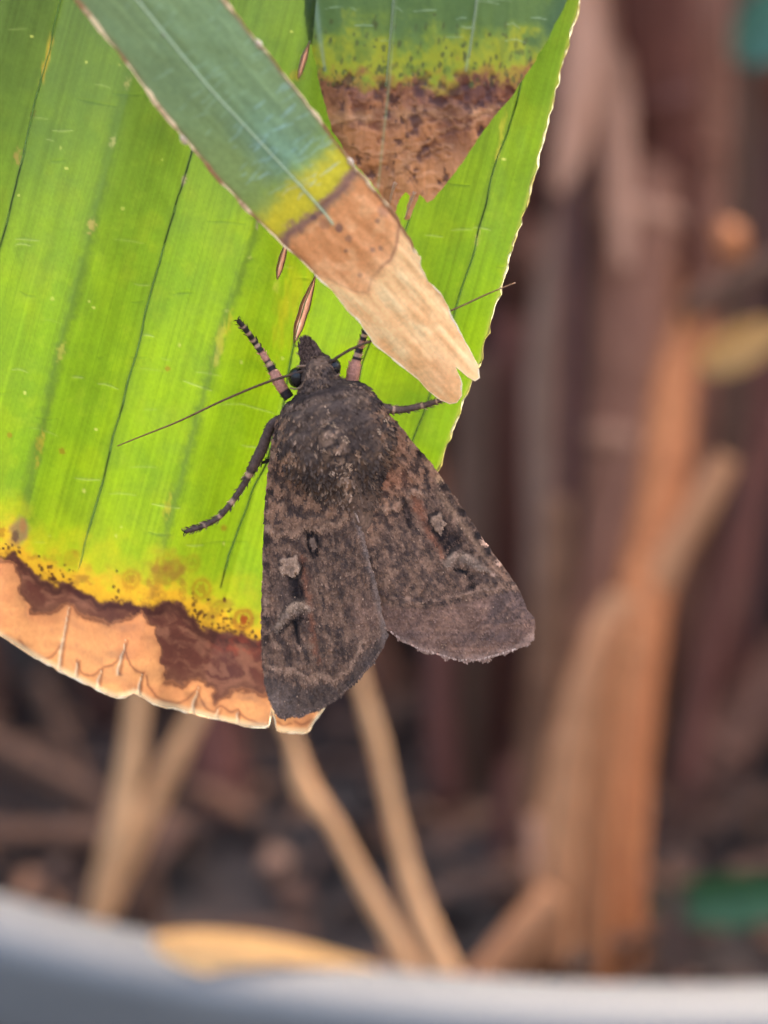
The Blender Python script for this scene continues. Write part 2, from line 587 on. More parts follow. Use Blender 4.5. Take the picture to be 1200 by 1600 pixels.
def stalk(name, label, cat, pts, width, mat, depth, nodes=(), flat=1.0, root=True, group=None, wob=.06, ncol=None, node_mat=None):
    """Cane or straw along points (x, y at its viewing distance), tapered, with ring nodes as parts."""
    k = len(pts)
    dep = np.linspace(depth[0], depth[1], k) if not np.isscalar(depth) else np.full(k, depth)
    wd = np.full(k, width, float) if np.isscalar(width) else np.array(width, float)
    w3 = np.array([P(p[0], p[1], d) for p, d in zip(pts, dep)])
    rad = wd / 2 * W0 * dep / 1200
    c = smooth(np.column_stack([w3, rad]), 10)
    w3, rad = c[:, :3], c[:, 3]
    if root:
        e = soil_end(w3[-1], w3[-2])
        if e is not None:
            ex = np.linspace(0, 1, 6)[1:, None]
            w3 = np.vstack([w3, w3[-1] + (e - w3[-1]) * ex]); rad = np.concatenate([rad, np.full(5, rad[-1])])
    s = np.arange(len(rad))
    rad = rad * (1 + wob * .6 * np.sin(s * .45 + random.random() * 6) * np.sin(s * .37 + random.random() * 6))
    t = thing(name, label, cat, w3[-1], group)
    tube_obj('stem', w3, rad, mat, t, nseg=20, flat=flat, up=C_B, groove=.22)
    for f in nodes:
        i = int(f * (len(rad) - 2))
        i = max(1, min(len(rad) - 2, i))
        d = w3[i + 1] - w3[i - 1]; d /= np.linalg.norm(d)
        q = np.array([w3[i] + d * z * rad[i] for z in (-.28, -.16, 0, .16, .28)])
        tube_obj('node_ring', q, rad[i] * np.array([.98, 1.1, 1.16, 1.1, .98]), node_mat or mat, t, nseg=14, flat=flat, up=C_B)
    return t


MS = {
    'tan': stalk_material('tan_cane', (.62, .28, .125), (.36, .145, .06), (.50, .22, .10)),
    'orange': stalk_material('orange_cane', (.58, .21, .075), (.32, .10, .036), (.44, .15, .055)),
    'pink': stalk_material('pinkish_cane', (.46, .20, .115), (.24, .092, .055), (.34, .14, .082)),
    'red': stalk_material('reddish_cane', (.25, .088, .056), (.115, .04, .03), (.17, .062, .043)),
    'grey': stalk_material('grey_cane', (.34, .19, .125), (.19, .10, .062), (.26, .14, .09)),
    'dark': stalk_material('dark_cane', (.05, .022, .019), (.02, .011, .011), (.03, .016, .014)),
    'ochre': stalk_material('ochre_tan_cane', (.56, .27, .125), (.32, .135, .058), (.44, .20, .09)),
    'straw': stalk_material('straw_stalk', (.80, .43, .20), (.52, .25, .11), (.66, .34, .155)),
    'peach': stalk_material('pale_sheath', (.66, .33, .20), (.44, .20, .115), (.55, .26, .15)),
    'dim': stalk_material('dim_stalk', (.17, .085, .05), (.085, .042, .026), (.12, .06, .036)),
}

stalk('palm_cane', 'thick tan cane rising from the soil at the lower right', 'palm cane',
      [(975, 930), (952, 1010), (930, 1130), (915, 1270), (906, 1420), (898, 1560)], [50, 84, 92, 96, 100, 104], MS['ochre'], .345, (.2,))
stalk('palm_cane', 'pale peach cane pressed against the left of the thick tan cane', 'palm cane',
      [(958, 968), (925, 1040), (895, 1150), (876, 1270), (862, 1400), (850, 1560)], [24, 50, 62, 70, 72, 72], MS['tan'], .335)
stalk('dry_sheath', 'narrow orange sheath strip down the front of the thick tan cane', 'leaf sheath',
      [(985, 950), (965, 1040), (952, 1180), (945, 1320), (940, 1560)], [16, 26, 24, 26, 28], MS['orange'], .328, flat=.5)
stalk('palm_cane', 'slim orange brown cane leaning right, joined to the thick tan cane', 'palm cane',
      [(1092, 470), (1072, 530), (1052, 610), (1040, 720), (1022, 850), (1000, 960), (985, 1120), (972, 1300), (962, 1560)], [40, 62, 70, 76, 80, 84, 78, 74, 74], MS['orange'], (.40, .352), (.5,))
stalk('palm_cane', 'tall dusky red cane running up behind the orange knob', 'palm cane',
      [(1125, -120), (1110, 100), (1098, 300), (1085, 480), (1080, 700), (1080, 1000), (1075, 1500)], [84, 84, 82, 80, 76, 76, 76], MS['pink'], .45, (.3,))
stalk('palm_cane', 'wide pinkish brown cane with a pale ring in the middle right', 'palm cane',
      [(1010, -80), (1000, 200), (985, 400), (965, 620), (950, 720), (935, 900), (915, 1100), (900, 1560)], [130, 135, 140, 140, 140, 140, 140, 140], MS['pink'], .43, (.26, .55), node_mat=MS['peach'])
stalk('palm_cane', 'dark reddish cane at the top right behind the orange cane', 'palm cane',
      [(1015, -80), (1020, 120), (1030, 280), (1050, 430), (1075, 620), (1090, 900), (1080, 1500)], [120, 120, 115, 110, 100, 90, 90], MS['red'], (.40, .50), (.2, .4))
stalk('palm_cane', 'slender grey cane just right of the green leaf edge', 'palm cane',
      [(905, 240), (870, 420), (850, 560), (845, 720), (848, 900), (850, 1100), (850, 1500)], [44, 50, 54, 52, 50, 50, 50], MS['grey'], .42, (.35, .6))
stalk('palm_cane', 'ochre brown cane passing behind the tip of the right wing', 'palm cane',
      [(872, 780), (866, 900), (855, 1040), (842, 1200), (835, 1370), (825, 1560)], [36, 56, 64, 68, 68, 70], stalk_material('ochre_cane', (.30, .14, .07), (.17, .075, .038)), .385, (.4,))
stalk('palm_cane', 'short dusky red cane left of the thick tan cane', 'palm cane',
      [(805, 1190), (800, 1280), (798, 1380), (800, 1560)], [40, 52, 56, 56], MS['red'], .40)
stalk('palm_cane', 'dark brown cane hanging in shade below the right wing', 'palm cane',
      [(745, 560), (742, 760), (735, 1000), (728, 1150), (730, 1300), (735, 1560)], [70, 75, 80, 80, 80, 80], MS['dim'], 0.432, (.4,))
stalk('palm_cane', 'very dark cane between the two wing tips in the background', 'palm cane',
      [(800, 500), (795, 700), (790, 900), (780, 1100), (770, 1500)], [60, 60, 60, 60, 60], MS['red'], 0.450, (.5,))
stalk('palm_cane', 'russet cane standing behind the dry tip of the green leaf', 'palm cane',
      [(330, 900), (335, 1100), (345, 1220), (360, 1340), (385, 1500)], [70, 75, 80, 80, 80], MS['red'], 0.414, (.5,))
stalk('palm_cane', 'russet cane at the far right edge beside the short tan stub', 'palm cane',
      [(1195, 560), (1180, 680), (1165, 800), (1150, 930), (1140, 1100), (1130, 1500)], [50, 56, 60, 56, 52, 50], MS['red'], .44, (.3,))
stalk('palm_cane', 'brown cane leaning steeply right from the foot of the tan cane', 'palm cane',
      [(1290, 960), (1200, 1075), (1130, 1170), (1060, 1270), (1000, 1380), (960, 1480), (945, 1560)], [90, 88, 85, 80, 76, 70, 70], stalk_material('leaning_cane', (.28, .125, .075), (.14, .06, .038)), .42, (.35, .6))
stalk('palm_cane', 'dim thin cane crossing behind the steep brown cane', 'palm cane',
      [(1120, 980), (1085, 1080), (1060, 1160), (1035, 1260), (1010, 1500)], [44, 46, 46, 44, 40], MS['dim'], 0.423)
stalk('palm_cane', 'dusky cane in the shade at the right edge low down', 'palm cane',
      [(1210, 700), (1190, 900), (1165, 1100), (1150, 1300), (1140, 1500)], [60, 60, 64, 64, 64], MS['dark'], 0.446)
stalk('leaf_stub', 'pale tan cut leaf stub jutting up right of the orange cane', 'leaf stub',
      [(1135, 715), (1110, 760), (1080, 815), (1050, 865), (1020, 930)], [36, 44, 46, 46, 46], MS['tan'], .37, root=False)
stalk('leaf_stub', 'pale broken stalk pointing out to the right edge below the orange knob', 'leaf stub',
      [(1290, 375), (1200, 422), (1150, 445), (1110, 465), (1070, 490)], [46, 44, 42, 42, 40], MS['dim'], .39, root=False)
stalk('leaf_stub', 'pale tan stub slanting up to the foot of the thick tan cane', 'leaf stub',
      [(865, 1395), (830, 1440), (795, 1485), (755, 1535), (730, 1570)], [44, 56, 60, 60, 60], MS['tan'], .325, root=True)
stalk('leaf_stub', 'small pale spike on the left side of the thick tan cane', 'leaf stub',
      [(830, 1275), (846, 1330), (856, 1400), (862, 1480), (865, 1560)], [16, 44, 54, 58, 60], MS['peach'], .335, root=True)
stalk('dry_sheath', 'pale pinkish peeling sheath beside the upper right leaf edge', 'leaf sheath',
      [(935, -60), (945, 60), (960, 150), (968, 240), (972, 330), (975, 420)], [90, 80, 60, 46, 40, 26], MS['peach'], .41, flat=.35, root=False)
stalk('dry_sheath', 'pale loose sheath hugging the top of the green leaf edge', 'leaf sheath',
      [(905, -60), (912, 60), (905, 150), (890, 240), (872, 300)], [60, 64, 60, 46, 20], MS['peach'], .40, flat=.35, root=False)
stalk('dry_straw', 'bent straw with a thick knuckle rising left of its twin', 'straw',
      [(430, 1100), (458, 1160), (476, 1228), (522, 1290), (562, 1368), (602, 1440), (650, 1530)], [15, 18, 34, 24, 26, 32, 36], MS['straw'], .288, (.32,))
stalk('dry_straw', 'long straw hanging below the notch between the wings', 'straw',
      [(540, 960), (562, 1060), (590, 1160), (612, 1260), (637, 1360), (665, 1450), (705, 1545)], [16, 19, 24, 22, 28, 40, 52], MS['straw'], .29, (.5,))
stalk('dry_straw', 'pale upright straw crossing another behind the dead leaf tip', 'straw',
      [(222, 1020), (214, 1110), (203, 1200), (188, 1290), (165, 1370), (150, 1450)], [26, 30, 36, 42, 36, 36], MS['straw'], .325, (.55,))
stalk('dry_straw', 'slanting straw leaning right across the pale upright straw', 'straw',
      [(340, 1050), (306, 1120), (268, 1195), (235, 1265), (205, 1330), (180, 1390)], [28, 26, 32, 32, 36, 32], MS['straw'], .335, root=True)
stalk('dry_straw', 'dim straw sloping down from the left edge', 'straw',
      [(-90, 1120), (0, 1170), (70, 1205), (150, 1250), (215, 1300)], [44, 44, 42, 42, 40], MS['dim'], .40, root=False)
stalk('dry_straw', 'dim level straw low at the left edge', 'straw',
      [(-90, 1310), (0, 1308), (90, 1306), (180, 1312), (260, 1335)], [40, 40, 40, 42, 36], MS['dim'], .38, root=False)
stalk('dry_straw', 'short brown upright stub below the crossed straws', 'straw',
      [(228, 1300), (230, 1360), (236, 1430), (240, 1480)], [30, 32, 34, 34], MS['dim'], .36)
stalk('dry_straw', 'dim straw lying level behind the bent straw', 'straw',
      [(700, 1215), (600, 1270), (520, 1290), (400, 1310), (300, 1330)], [30, 34, 36, 34, 30], MS['dim'], .44, root=False)

stalk('dry_stalk', 'thin russet stalk just right of the slender grey cane', 'stalk',
      [(890, 300), (893, 480), (888, 680), (884, 900), (880, 1200), (872, 1500)], [26, 28, 28, 30, 30, 30], MS['red'], 0.410)
stalk('dry_stalk', 'thin dark stalk between the grey cane and the wide pinkish cane', 'stalk',
      [(912, -60), (908, 200), (905, 420), (900, 640), (893, 860), (880, 1200)], [30, 30, 32, 32, 30, 30], MS['dark'], .41)
stalk('dry_stalk', 'brown stalk crossing low behind the thick tan cane', 'stalk',
      [(1200, 1230), (1120, 1290), (1040, 1350), (980, 1400), (930, 1450)], [30, 32, 34, 34, 34], MS['dim'], .41)
stalk('dry_stalk', 'upright russet stalk in the dark left of the wing tip', 'stalk',
      [(690, 1000), (688, 1100), (695, 1200), (700, 1320), (705, 1500)], [44, 46, 48, 48, 48], MS['red'], 0.423)
stalk('dry_stalk', 'dull stalk at the top right next to the green leaf tip', 'stalk',
      [(1160, -80), (1165, 120), (1160, 300), (1150, 520), (1140, 800)], [34, 36, 38, 38, 38], MS['dim'], 0.423)
stalk('dry_stalk', 'thin pinkish stalk leaning across the wide pinkish cane', 'stalk',
      [(1020, 640), (985, 760), (940, 880), (905, 980), (880, 1080), (860, 1240)], [26, 28, 30, 32, 32, 32], MS['pink'], .40)
stalk('dry_stalk', 'narrow orange strip of sheath on the dusky cane at the top right', 'stalk',
      [(1062, 20), (1050, 160), (1046, 300), (1050, 420), (1058, 520)], [18, 26, 28, 26, 14], MS['orange'], .435, root=False, flat=.5)
stalk('dry_stalk', 'russet stalk leaning right behind the short tan stub', 'stalk',
      [(1215, 640), (1175, 760), (1140, 880), (1110, 1000), (1085, 1140)], [40, 42, 42, 40, 38], MS['red'], 0.405)
stalk('dry_stalk', 'dim brown stalk in the shade behind the crossed straws', 'stalk',
      [(60, 1060), (110, 1180), (150, 1290), (190, 1440)], [30, 32, 34, 34], MS['dim'], 0.405)
stalk('dry_stalk', 'short dim stalk leaning left beside the russet cane', 'stalk',
      [(280, 1290), (262, 1340), (240, 1400), (215, 1470)], [34, 38, 40, 40], MS['dim'], .40)


def rounded(name, label, cat, c, rx, ry, rz, mat, ang=0, parent=None):
    """Knobbly closed lump: noise-shaped ellipsoid."""
    nu, nv = 20, 12
    vs = []
    for i in range(nv + 1):
        th = math.pi * i / nv
        for j in range(nu):
            ph = 2 * math.pi * j / nu
            k = 1 + .16 * math.sin(3 * ph + 1.3) * math.sin(th) + .1 * math.cos(5 * th + ph)
            x, y, z = rx * k * math.sin(th) * math.cos(ph), rz * k * math.sin(th) * math.sin(ph), ry * k * math.cos(th)
            x, z = x * math.cos(ang) - z * math.sin(ang), x * math.sin(ang) + z * math.cos(ang)
            vs.append(c + C_R * x + C_U * z - C_B * y)
    qs = [(i * nu + j, (i + 1) * nu + j, (i + 1) * nu + (j + 1) % nu, i * nu + (j + 1) % nu) for i in range(nv) for j in range(nu)]
    o = mesh_np(name, np.array(vs), qs, None, mat, parent)
    if parent is None:
        tag(o, label, cat)
    return o


rounded('cane_knob', 'round orange cut knob glowing at the right above the broken stalk', 'cane knob', P(1140, 378, .375), .0030, .0042, .003, MS['orange'], .3)
rounded('pebble', 'single pale grey pebble in the shade behind the bent straw', 'pebble', P(428, 1350, .355), .003, .003, .003, MS['grey'])


# broad leaves of the surroundings (curved, pointed blades with a midrib)
def small_leaf(name, label, cat, a, b, width, depth, col, rib, bend=.2, group=None, mat=None):
    pa, pb = P(*a, depth), P(*b, depth)
    ax = pb - pa; L = np.linalg.norm(ax); ax /= L
    side = np.cross(ax, C_B); side /= np.linalg.norm(side)
    wid = width * W0 * depth / 1200
    t = thing(name, label, cat, pa, group)
    n, k = 40, 9
    vs, cs = [], []
    for i in range(n + 1):
        s = i / n
        w = wid / 2 * (math.sin(math.pi * min(1, s ** .8)) ** .7 + .02)
        for j in range(k):
            f = (j / (k - 1)) * 2 - 1
            vs.append(pa + ax * L * s + side * w * f + C_B * (bend * L * (s * (1 - s)) * 1.0 + abs(f) * w * .35))
            q = .85 + .3 * random.random()
            cs.append(np.array(col) * q)
    qs = [(i * k + j, i * k + j + 1, (i + 1) * k + j + 1, (i + 1) * k + j) for i in range(n) for j in range(k - 1)]
    mesh_np('blade', np.array(vs), qs, np.array(cs), mat or M_WAXY, t)
    pts = np.array([pa + ax * L * i / 12 + C_B * (bend * L * (i / 12 * (1 - i / 12)) + .0002) for i in range(13)])
    tube_obj('midrib', pts, np.linspace(wid * .03, wid * .008, 13), M_EDGE, t, nseg=6, cols=np.tile(np.array(rib), (13, 1)))
    return t


small_leaf('green_leaf', 'low dark green leaf lying level at the right edge', 'leaf', (1020, 1410), (1290, 1390), 84, .345, (.035, .09, .03), (.1, .2, .08))
small_leaf('green_leaf', 'dark green leaf tip in the top right corner', 'leaf', (1150, 95), (1290, -40), 110, .42, (.045, .12, .075), (.1, .2, .1))
small_leaf('dead_leaf', 'ochre dead leaf curling at the right edge above the tan stub', 'leaf', (1090, 575), (1230, 505), 66, .385, (.55, .29, .09), (.6, .36, .14), mat=M_RIB)
small_leaf('dead_leaf', 'cream dry leaf lying along the inside of the pot rim', 'leaf', (235, 1470), (640, 1535), 78, .272, (.80, .45, .18), (.78, .46, .2), bend=.05, mat=M_RIB)

# thicket of dead stalks that reads as one dark mass, and litter on the soil
vs, qs, ts, cs, off = [], [], [], [], 0
for i in range(400):
    a = random.uniform(0, 1)
    x = random.uniform(-.34, .42) if i < 250 else random.uniform(.03, .26); y = random.uniform(POT_C[1] + .03, wy - .02)
    lean = random.gauss(0, .10); ln = random.uniform(.2, .36)
    b = np.array([x, y, RIM_Z - .12]); e = b + np.array([lean, random.uniform(-.03, .03), ln])
    mdl = (b + e) / 2 + np.array([random.gauss(0, .01), 0, 0])
    v, q, t_, c_ = tube(smooth([b, mdl, e], 4), random.uniform(.003, .009), nseg=6,
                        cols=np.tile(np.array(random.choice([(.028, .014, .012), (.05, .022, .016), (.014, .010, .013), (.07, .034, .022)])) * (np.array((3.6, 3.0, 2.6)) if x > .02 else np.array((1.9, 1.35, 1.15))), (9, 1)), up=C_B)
    vs.append(v); qs.append(q + off); ts.append(t_ + off); cs.append(c_); off += len(v)
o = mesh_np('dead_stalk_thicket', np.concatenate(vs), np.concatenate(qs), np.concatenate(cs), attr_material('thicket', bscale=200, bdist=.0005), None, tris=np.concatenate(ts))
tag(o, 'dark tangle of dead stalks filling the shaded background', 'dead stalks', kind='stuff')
vs, qs, cs, off = [], [], [], 0
for i in range(900):
    r = (R_RIM - .03) * math.sqrt(random.random()); a = random.uniform(0, 6.283)
    c = np.array([POT_C[0] + r * math.cos(a), POT_C[1] + r * math.sin(a), SOIL_Z + .006 + .016 * random.random()])
    d = np.array([random.gauss(0, 1), random.gauss(0, 1), random.gauss(0, .35)]); d /= np.linalg.norm(d)
    s = np.cross(d, [0, 0, 1]); s /= np.linalg.norm(s)
    l, w = random.uniform(.008, .03), random.uniform(.0008, .003)
    k = np.array(random.choice([(.04, .02, .013), (.075, .034, .02), (.014, .010, .009), (.15, .07, .036)]))
    z = np.array([0, 0, .003])
    vs += [c - d * l / 2 - s * w, c - d * l / 2 + s * w, c + z - s * w, c + z + s * w, c + d * l / 2 - s * w * .3, c + d * l / 2 + s * w * .3]
    qs += [(off, off + 1, off + 3, off + 2), (off + 2, off + 3, off + 5, off + 4)]
    cs += [k] * 6; off += 6
o = mesh_np('leaf_litter', np.array(vs), qs, np.array(cs), bpy.data.materials['thicket'], None)
tag(o, 'brown shredded leaf litter covering the soil inside the pot', 'litter', kind='stuff')

# ================================================================== main green leaf
GREEN = np.array((.36, .60, .012)); GREEN2 = np.array((.25, .47, .014)); YEL = np.array((.88, .58, .035))
TAN = np.array((.96, .46, .19)); BROWN = np.array((.16, .055, .04)); DK = np.array((.07, .025, .02)); CREAM = (.98, .78, .52)

right_edge = [(1010, -330), (960, -180), (908, 0), (882, 90), (857, 190), (838, 265), (820, 330), (797, 400), (782, 455), (766, 505),
              (752, 560), (734, 602), (712, 660), (686, 730), (650, 810), (605, 900), (560, 1000), (530, 1062), (508, 1105)]
bottom_edge = [(508, 1105), (494, 1124), (480, 1146), (456, 1145), (432, 1142), (429, 1118), (424, 1112), (420, 1138), (398, 1137), (360, 1130),
               (330, 1122), (300, 1115), (270, 1107), (240, 1100), (222, 1090), (209, 1083), (196, 1089), (182, 1091), (168, 1086),
               (150, 1077), (120, 1062), (92, 1048), (60, 1030), (30, 1012), (0, 994), (-60, 950), (-150, 880), (-270, 780)]
re_d = densify(right_edge, 5)
re_d[:, 0] += (fbm(re_d[:, 1] / 14, re_d[:, 1] * 0, 3, 3) - .5) * 9
be_d = densify(bottom_edge, 5)
be_d[:, 1] += (fbm(be_d[:, 0] / 9, be_d[:, 0] * 0, 8, 3) - .5) * 6
outline = np.vstack([re_d[:-1], be_d, [(-270, -330)]])

cv = Canvas(-270, -330, 1012, 1150, 2.0)
X, Y = cv.X, cv.Y
VU = [-20, 100, 240, 361, 488, 607, 722, 845, 960, 1080]
uu = X + .27 * Y + (fbm(X / 160, Y / 160, 2, 2) - .5) * 10
kk = np.interp(uu, VU, np.arange(len(VU)))
fr = kk - np.floor(kk)
tri = np.where(np.floor(kk) % 2 == 0, fr, 1 - fr)         # 0 at V0,V2,.. 1 at V1,V3,..
tri = tri - .06 * np.cos(tri * 2 * np.pi) * 0


def pleat_h(x, y):
    u = x + .27 * y
    k = np.interp(u, VU, np.arange(len(VU)))
    f = k - np.floor(k)
    t = np.where(np.floor(k) % 2 == 0, f, 1 - f)
    t = sstep(-.12, 1.12, t)
    return (t - .5) * -56 - 26 * ((x - 430) / 500) ** 2 + 10 * np.sin(y / 330.0 + 1)


cv.h = pleat_h(X, Y) + (fbm(X / 70, Y / 90, 12, 3) - .5) * 7
# living tissue
n1 = fbm(X / 120, Y / 200, 5, 4); n2 = fbm((X + .27 * Y) / 7, Y / 90, 6, 3); n3 = fbm(X / 16, Y / 16, 9, 3)
cv.c[:] = GREEN
cv.mix(sstep(.40, .65, n1) * .75, GREEN2)
cv.mix(sstep(.5, .7, fbm(X / 45, Y / 70, 305, 4)) * .35, (.22, .42, .02))
cv.mix(sstep(.52, .7, fbm(X / 50, Y / 60, 315, 4)) * .35, (.44, .62, .012))
cv.mix((n2 - .4) * .9 * .6, GREEN2 * .9)
cv.mix(sstep(.58, .8, n3) * .22, (.46, .66, .03))
cv.mix(sstep(640, -50, Y + X * .12) * (.65 + .35 * sstep(650, 0, X)), (.125, .215, .05))  # greyer upper left: sky sheen painted into the leaf colour
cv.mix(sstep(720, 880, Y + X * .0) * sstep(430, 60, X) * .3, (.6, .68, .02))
# longitudinal fine fibres
fib = fbm((X + .27 * Y) / 2.6, Y / 260, 21, 2)
fib2 = fbm((X + .27 * Y) / 9, Y / 500, 23, 2)
cv.c *= (1 + (fib - .5) * .34 + (fib2 - .5) * .16)[..., None]
# cross wrinkles
for i in range(150):
    x, y = random.uniform(-200, 880), random.uniform(-250, 860)
    l = random.uniform(10, 46) * (1.5 if random.random() < .2 else 1)
    b = random.uniform(-6, 6)
    sl = random.uniform(-.1, .35)
    pts = [(x, y), (x + l * .33, y + l * .33 * sl + b * .5), (x + l * .66, y + l * .66 * sl + b * .4), (x + l, y + l * sl)]
    if random.random() < .6:
        cv.stroke(pts, [.8, 1.5, 1.5, .7], (.62, .80, .25), a=random.uniform(.1, .45), lift=1.5)
    else:
        cv.stroke(pts, [.8, 1.9, 1.7, .8], (.10, .22, .02), a=random.uniform(.2, .45), lift=-1.5)
for i in range(70):
    x, y = random.uniform(-200, 880), random.uniform(-250, 880)
    cv.spot(x, y, random.uniform(1.5, 3.6), random.uniform(1.5, 3.4), 0, (.75, .85, .2), a=random.uniform(.3, .8), seed=i)
for (x, y, r) in [(97, 705, 5), (262, 576, 4), (15, 680, 4), (350, 825, 5), (118, 865, 6)]:
    cv.spot(x, y, r, r, 0, (.42, .30, .02), a=.8)

# veins: sharp folds and broad ones
veins = [
    ([(130, -150), (95, 0), (72, 95), (50, 180), (28, 275), (0, 390), (-40, 560), (-90, 780)], 2.6, .8),
    ([(240, -40), (200, 125), (170, 250), (140, 370), (118, 455), (95, 540), (75, 630), (55, 720), (42, 780), (32, 830)], 7, .5),
    ([(345, 60), (300, 235), (285, 285), (258, 385), (230, 480), (210, 560), (190, 640), (170, 715), (150, 790), (136, 840), (122, 888)], 2.8, .72),
    ([(515, -60), (480, 70), (455, 170), (405, 345), (386, 400), (370, 450), (345, 520), (322, 605), (300, 690), (275, 775), (252, 860)], 6, .5),
    ([(560, 190), (528, 300), (490, 432), (462, 530), (440, 640), (418, 715), (398, 762), (380, 805), (362, 860), (343, 918)], 2.2, .75),
    ([(735, -10), (690, 160), (650, 310), (620, 400), (590, 500), (562, 588), (540, 680), (500, 860)], 2.2, .45),
    ([(855, -20), (805, 163), (788, 220), (770, 272), (757, 330), (745, 378), (733, 415), (722, 450), (706, 500), (690, 560), (668, 625), (643, 694)], 2.6, .6),
]
vein_pts = []
for i, (pp, w, a) in enumerate(veins):
    s = smooth(pp, 8)
    s[:, 0] += (fbm(s[:, 1] / 40, s[:, 1] * 0 + i, 5, 2) - .5) * 5
    vein_pts.append(s)
    if w > 5:
        cv.stroke(s, w * 1.3, (.12, .22, .04), a=a * 1.15, rough=7, seed=i)
        cv.stroke(s, w * .5, (.13, .24, .03), a=a * .6, rough=5, seed=i + 9)
    else:
        cv.stroke(s, w * 2.2, (.20, .36, .03), a=a * .5)
        cv.stroke(s, w * .9, (.05, .10, .015), a=a)
# yellow and pinkish flecks on the veins
for (x, y, rx, ry, c) in [(73, 93, 4, 26, (.75, .5, .06)), (52, 178, 4, 5, (.12, .04, .02)), (27, 245, 5, 10, (.55, .35, .12)), (199, 130, 4, 7, (.6, .55, .2)),
                          (176, 222, 4, 8, (.6, .6, .25)), (143, 353, 6, 9, (.7, .5, .18)), (287, 282, 4, 6, (.6, .45, .35)), (345, 530, 6, 22, (.75, .68, .08)),
                          (358, 508, 3, 14, (.75, .6, .05)), (338, 560, 5, 16, (.5, .5, .12)), (95, 550, 6, 10, (.65, .6, .12)), (64, 690, 6, 12, (.6, .42, .05)),
                          (58, 722, 4, 8, (.6, .42, .06)), (262, 790, 5, 14, (.7, .62, .06)), (785, 200, 4, 18, (.8, .75, .08)), (778, 240, 3, 12, (.75, .7, .1)),
                          (746, 372, 3, 9, (.7, .62, .2)), (463, 118, 9, 7, (.7, .42, .05)), (432, 446, 4, 12, (.7, .75, .1)), (460, 455, 18, 60, (.62, .62, .02)),
                          (445, 480, 12, 40, (.66, .64, .02)), (402, 350, 3, 7, (.5, .4, .3))]:
    cv.spot(x, y, rx * .8, ry, .22, c, a=.5, soft=.8, rough=.9, seed=int(x))

# dying tip: yellow, speckles, brown band, tan dry margin
yb = np.interp(X, [-270, -80, 0, 22, 55, 88, 121, 161, 220, 271, 300, 315, 352, 403, 470, 560], [740, 830, 866, 862, 897, 910, 917, 936, 947, 941, 962, 980, 991, 998, 1012, 1020])
Xw = X + (fbm(X / 26, Y / 22, 331, 3) - .5) * 34
yt = np.interp(Xw, [-270, -80, 0, 12, 33, 55, 80, 106, 125, 154, 190, 220, 238, 249, 257, 286, 308, 323, 337, 352, 381, 411, 440, 520],
               [760, 845, 868, 872, 917, 954, 958, 945, 960, 972, 964, 952, 972, 1020, 1064, 1071, 1056, 1064, 1099, 1090, 1070, 1083, 1090, 1100])
wx = (fbm(X / 22, Y / 22, 31, 4) - .5)
wy_ = (fbm(X / 9, Y / 9, 41, 4) - .5)
dyb = Y - yb + wx * 26 + wy_ * 12
cv.mix(sstep(-115, -34, dyb + wx * 60) * .8, (.64, .66, .02))
cv.mix(sstep(-52, -14, dyb + wx * 50) * .9, YEL)
cv.mix(sstep(-34, -6, dyb + wy_ * 30) * .6, (.95, .50, .03))
pm = fbm(X / 13, Y / 13, 51, 4)
cv.mix(sstep(.55, .72, pm) * sstep(-70, -25, dyb) * .55, (.52, .28, .03))
for i in range(300):
    x = random.uniform(-150, 405)
    if fbm(np.array([x / 26]), np.array([0.]), 90, 2)[0] < .42:
        continue
    b = float(np.interp(x, [0, 22, 55, 88, 121, 161, 220, 271, 300, 315, 352, 403], [866, 862, 897, 910, 917, 936, 947, 941, 962, 980, 991, 998]))
    y = b - abs(random.gauss(0, 19)) + 2
    if x < 30 and y < 840:
        continue
    r = random.uniform(1.4, 3.4)
    cv.spot(x, y, r, r * random.uniform(.7, 1.3), 0, (.09, .03, .015), a=random.uniform(.6, .95), soft=.4, seed=i)
for (x, y, r, a) in [(380, 968, 13, .8), (315, 920, 13, .55), (262, 890, 20, .3), (205, 905, 12, .5), (300, 880, 10, .25), (340, 950, 9, .3), (112, 872, 9, .3)]:
    cv.ring(x, y, r, r * 1.1, .4, 4, (.5, .22, .02), a)
    cv.spot(x, y, r * .5, r * .6, .3, (.42, .15, .02), a=a, rough=.5, seed=int(x))
for (x, y, rx, ry, a) in [(262, 886, 26, 20, .55), (245, 905, 14, 20, .5), (240, 928, 14, 10, .5), (275, 895, 15, 12, .5), (330, 965, 10, 14, .4), (350, 945, 14, 8, .4), (130, 905, 12, 6, .5)]:
    cv.spot(x, y, rx, ry, .2, (.36, .17, .035), a=a, soft=.7, rough=.8, seed=int(x))
cv.spot(381, 968, 6, 7, 0, (.40, .09, .01), a=1)
cv.spot(30, 832, 15, 22, .2, (.33, .22, .12), a=.85, soft=.4); cv.spot(24, 838, 6, 9, .2, (.10, .05, .05), a=.7); cv.spot(2, 832, 6, 9, 0, (.5, .2, .02), a=.7)
cv.spot(36, 822, 5, 12, 0, (.45, .22, .08), a=.7)
cv.mix(sstep(-5, 5, dyb), BROWN)
streak = fbm((X + wx * 40) / 20, (Y + wx * 40) / 10, 61, 4)
cv.mix(sstep(-3, 4, dyb) * sstep(.35, .7, streak) * .8, (.36, .16, .10))
cv.mix(np.exp(-((dyb - 9) / 10) ** 2) * .85, (.06, .02, .018))
dyt = Y - yt + wx * 22 + wy_ * 8
red = np.exp(-(((X - 375) / 38) ** 2 + ((Y - 1010) / 15) ** 2))
cv.mix(red * .6 * (dyb > 0) * sstep(.4, .65, fbm(X / 9, Y / 7, 66, 3)), (.40, .08, .045))
cv.mix(sstep(-30, 2, dyt) * sstep(8, 30, dyb) * .3, (.50, .24, .14))
tm = sstep(-2, 5, dyt) * (dyb > -8)
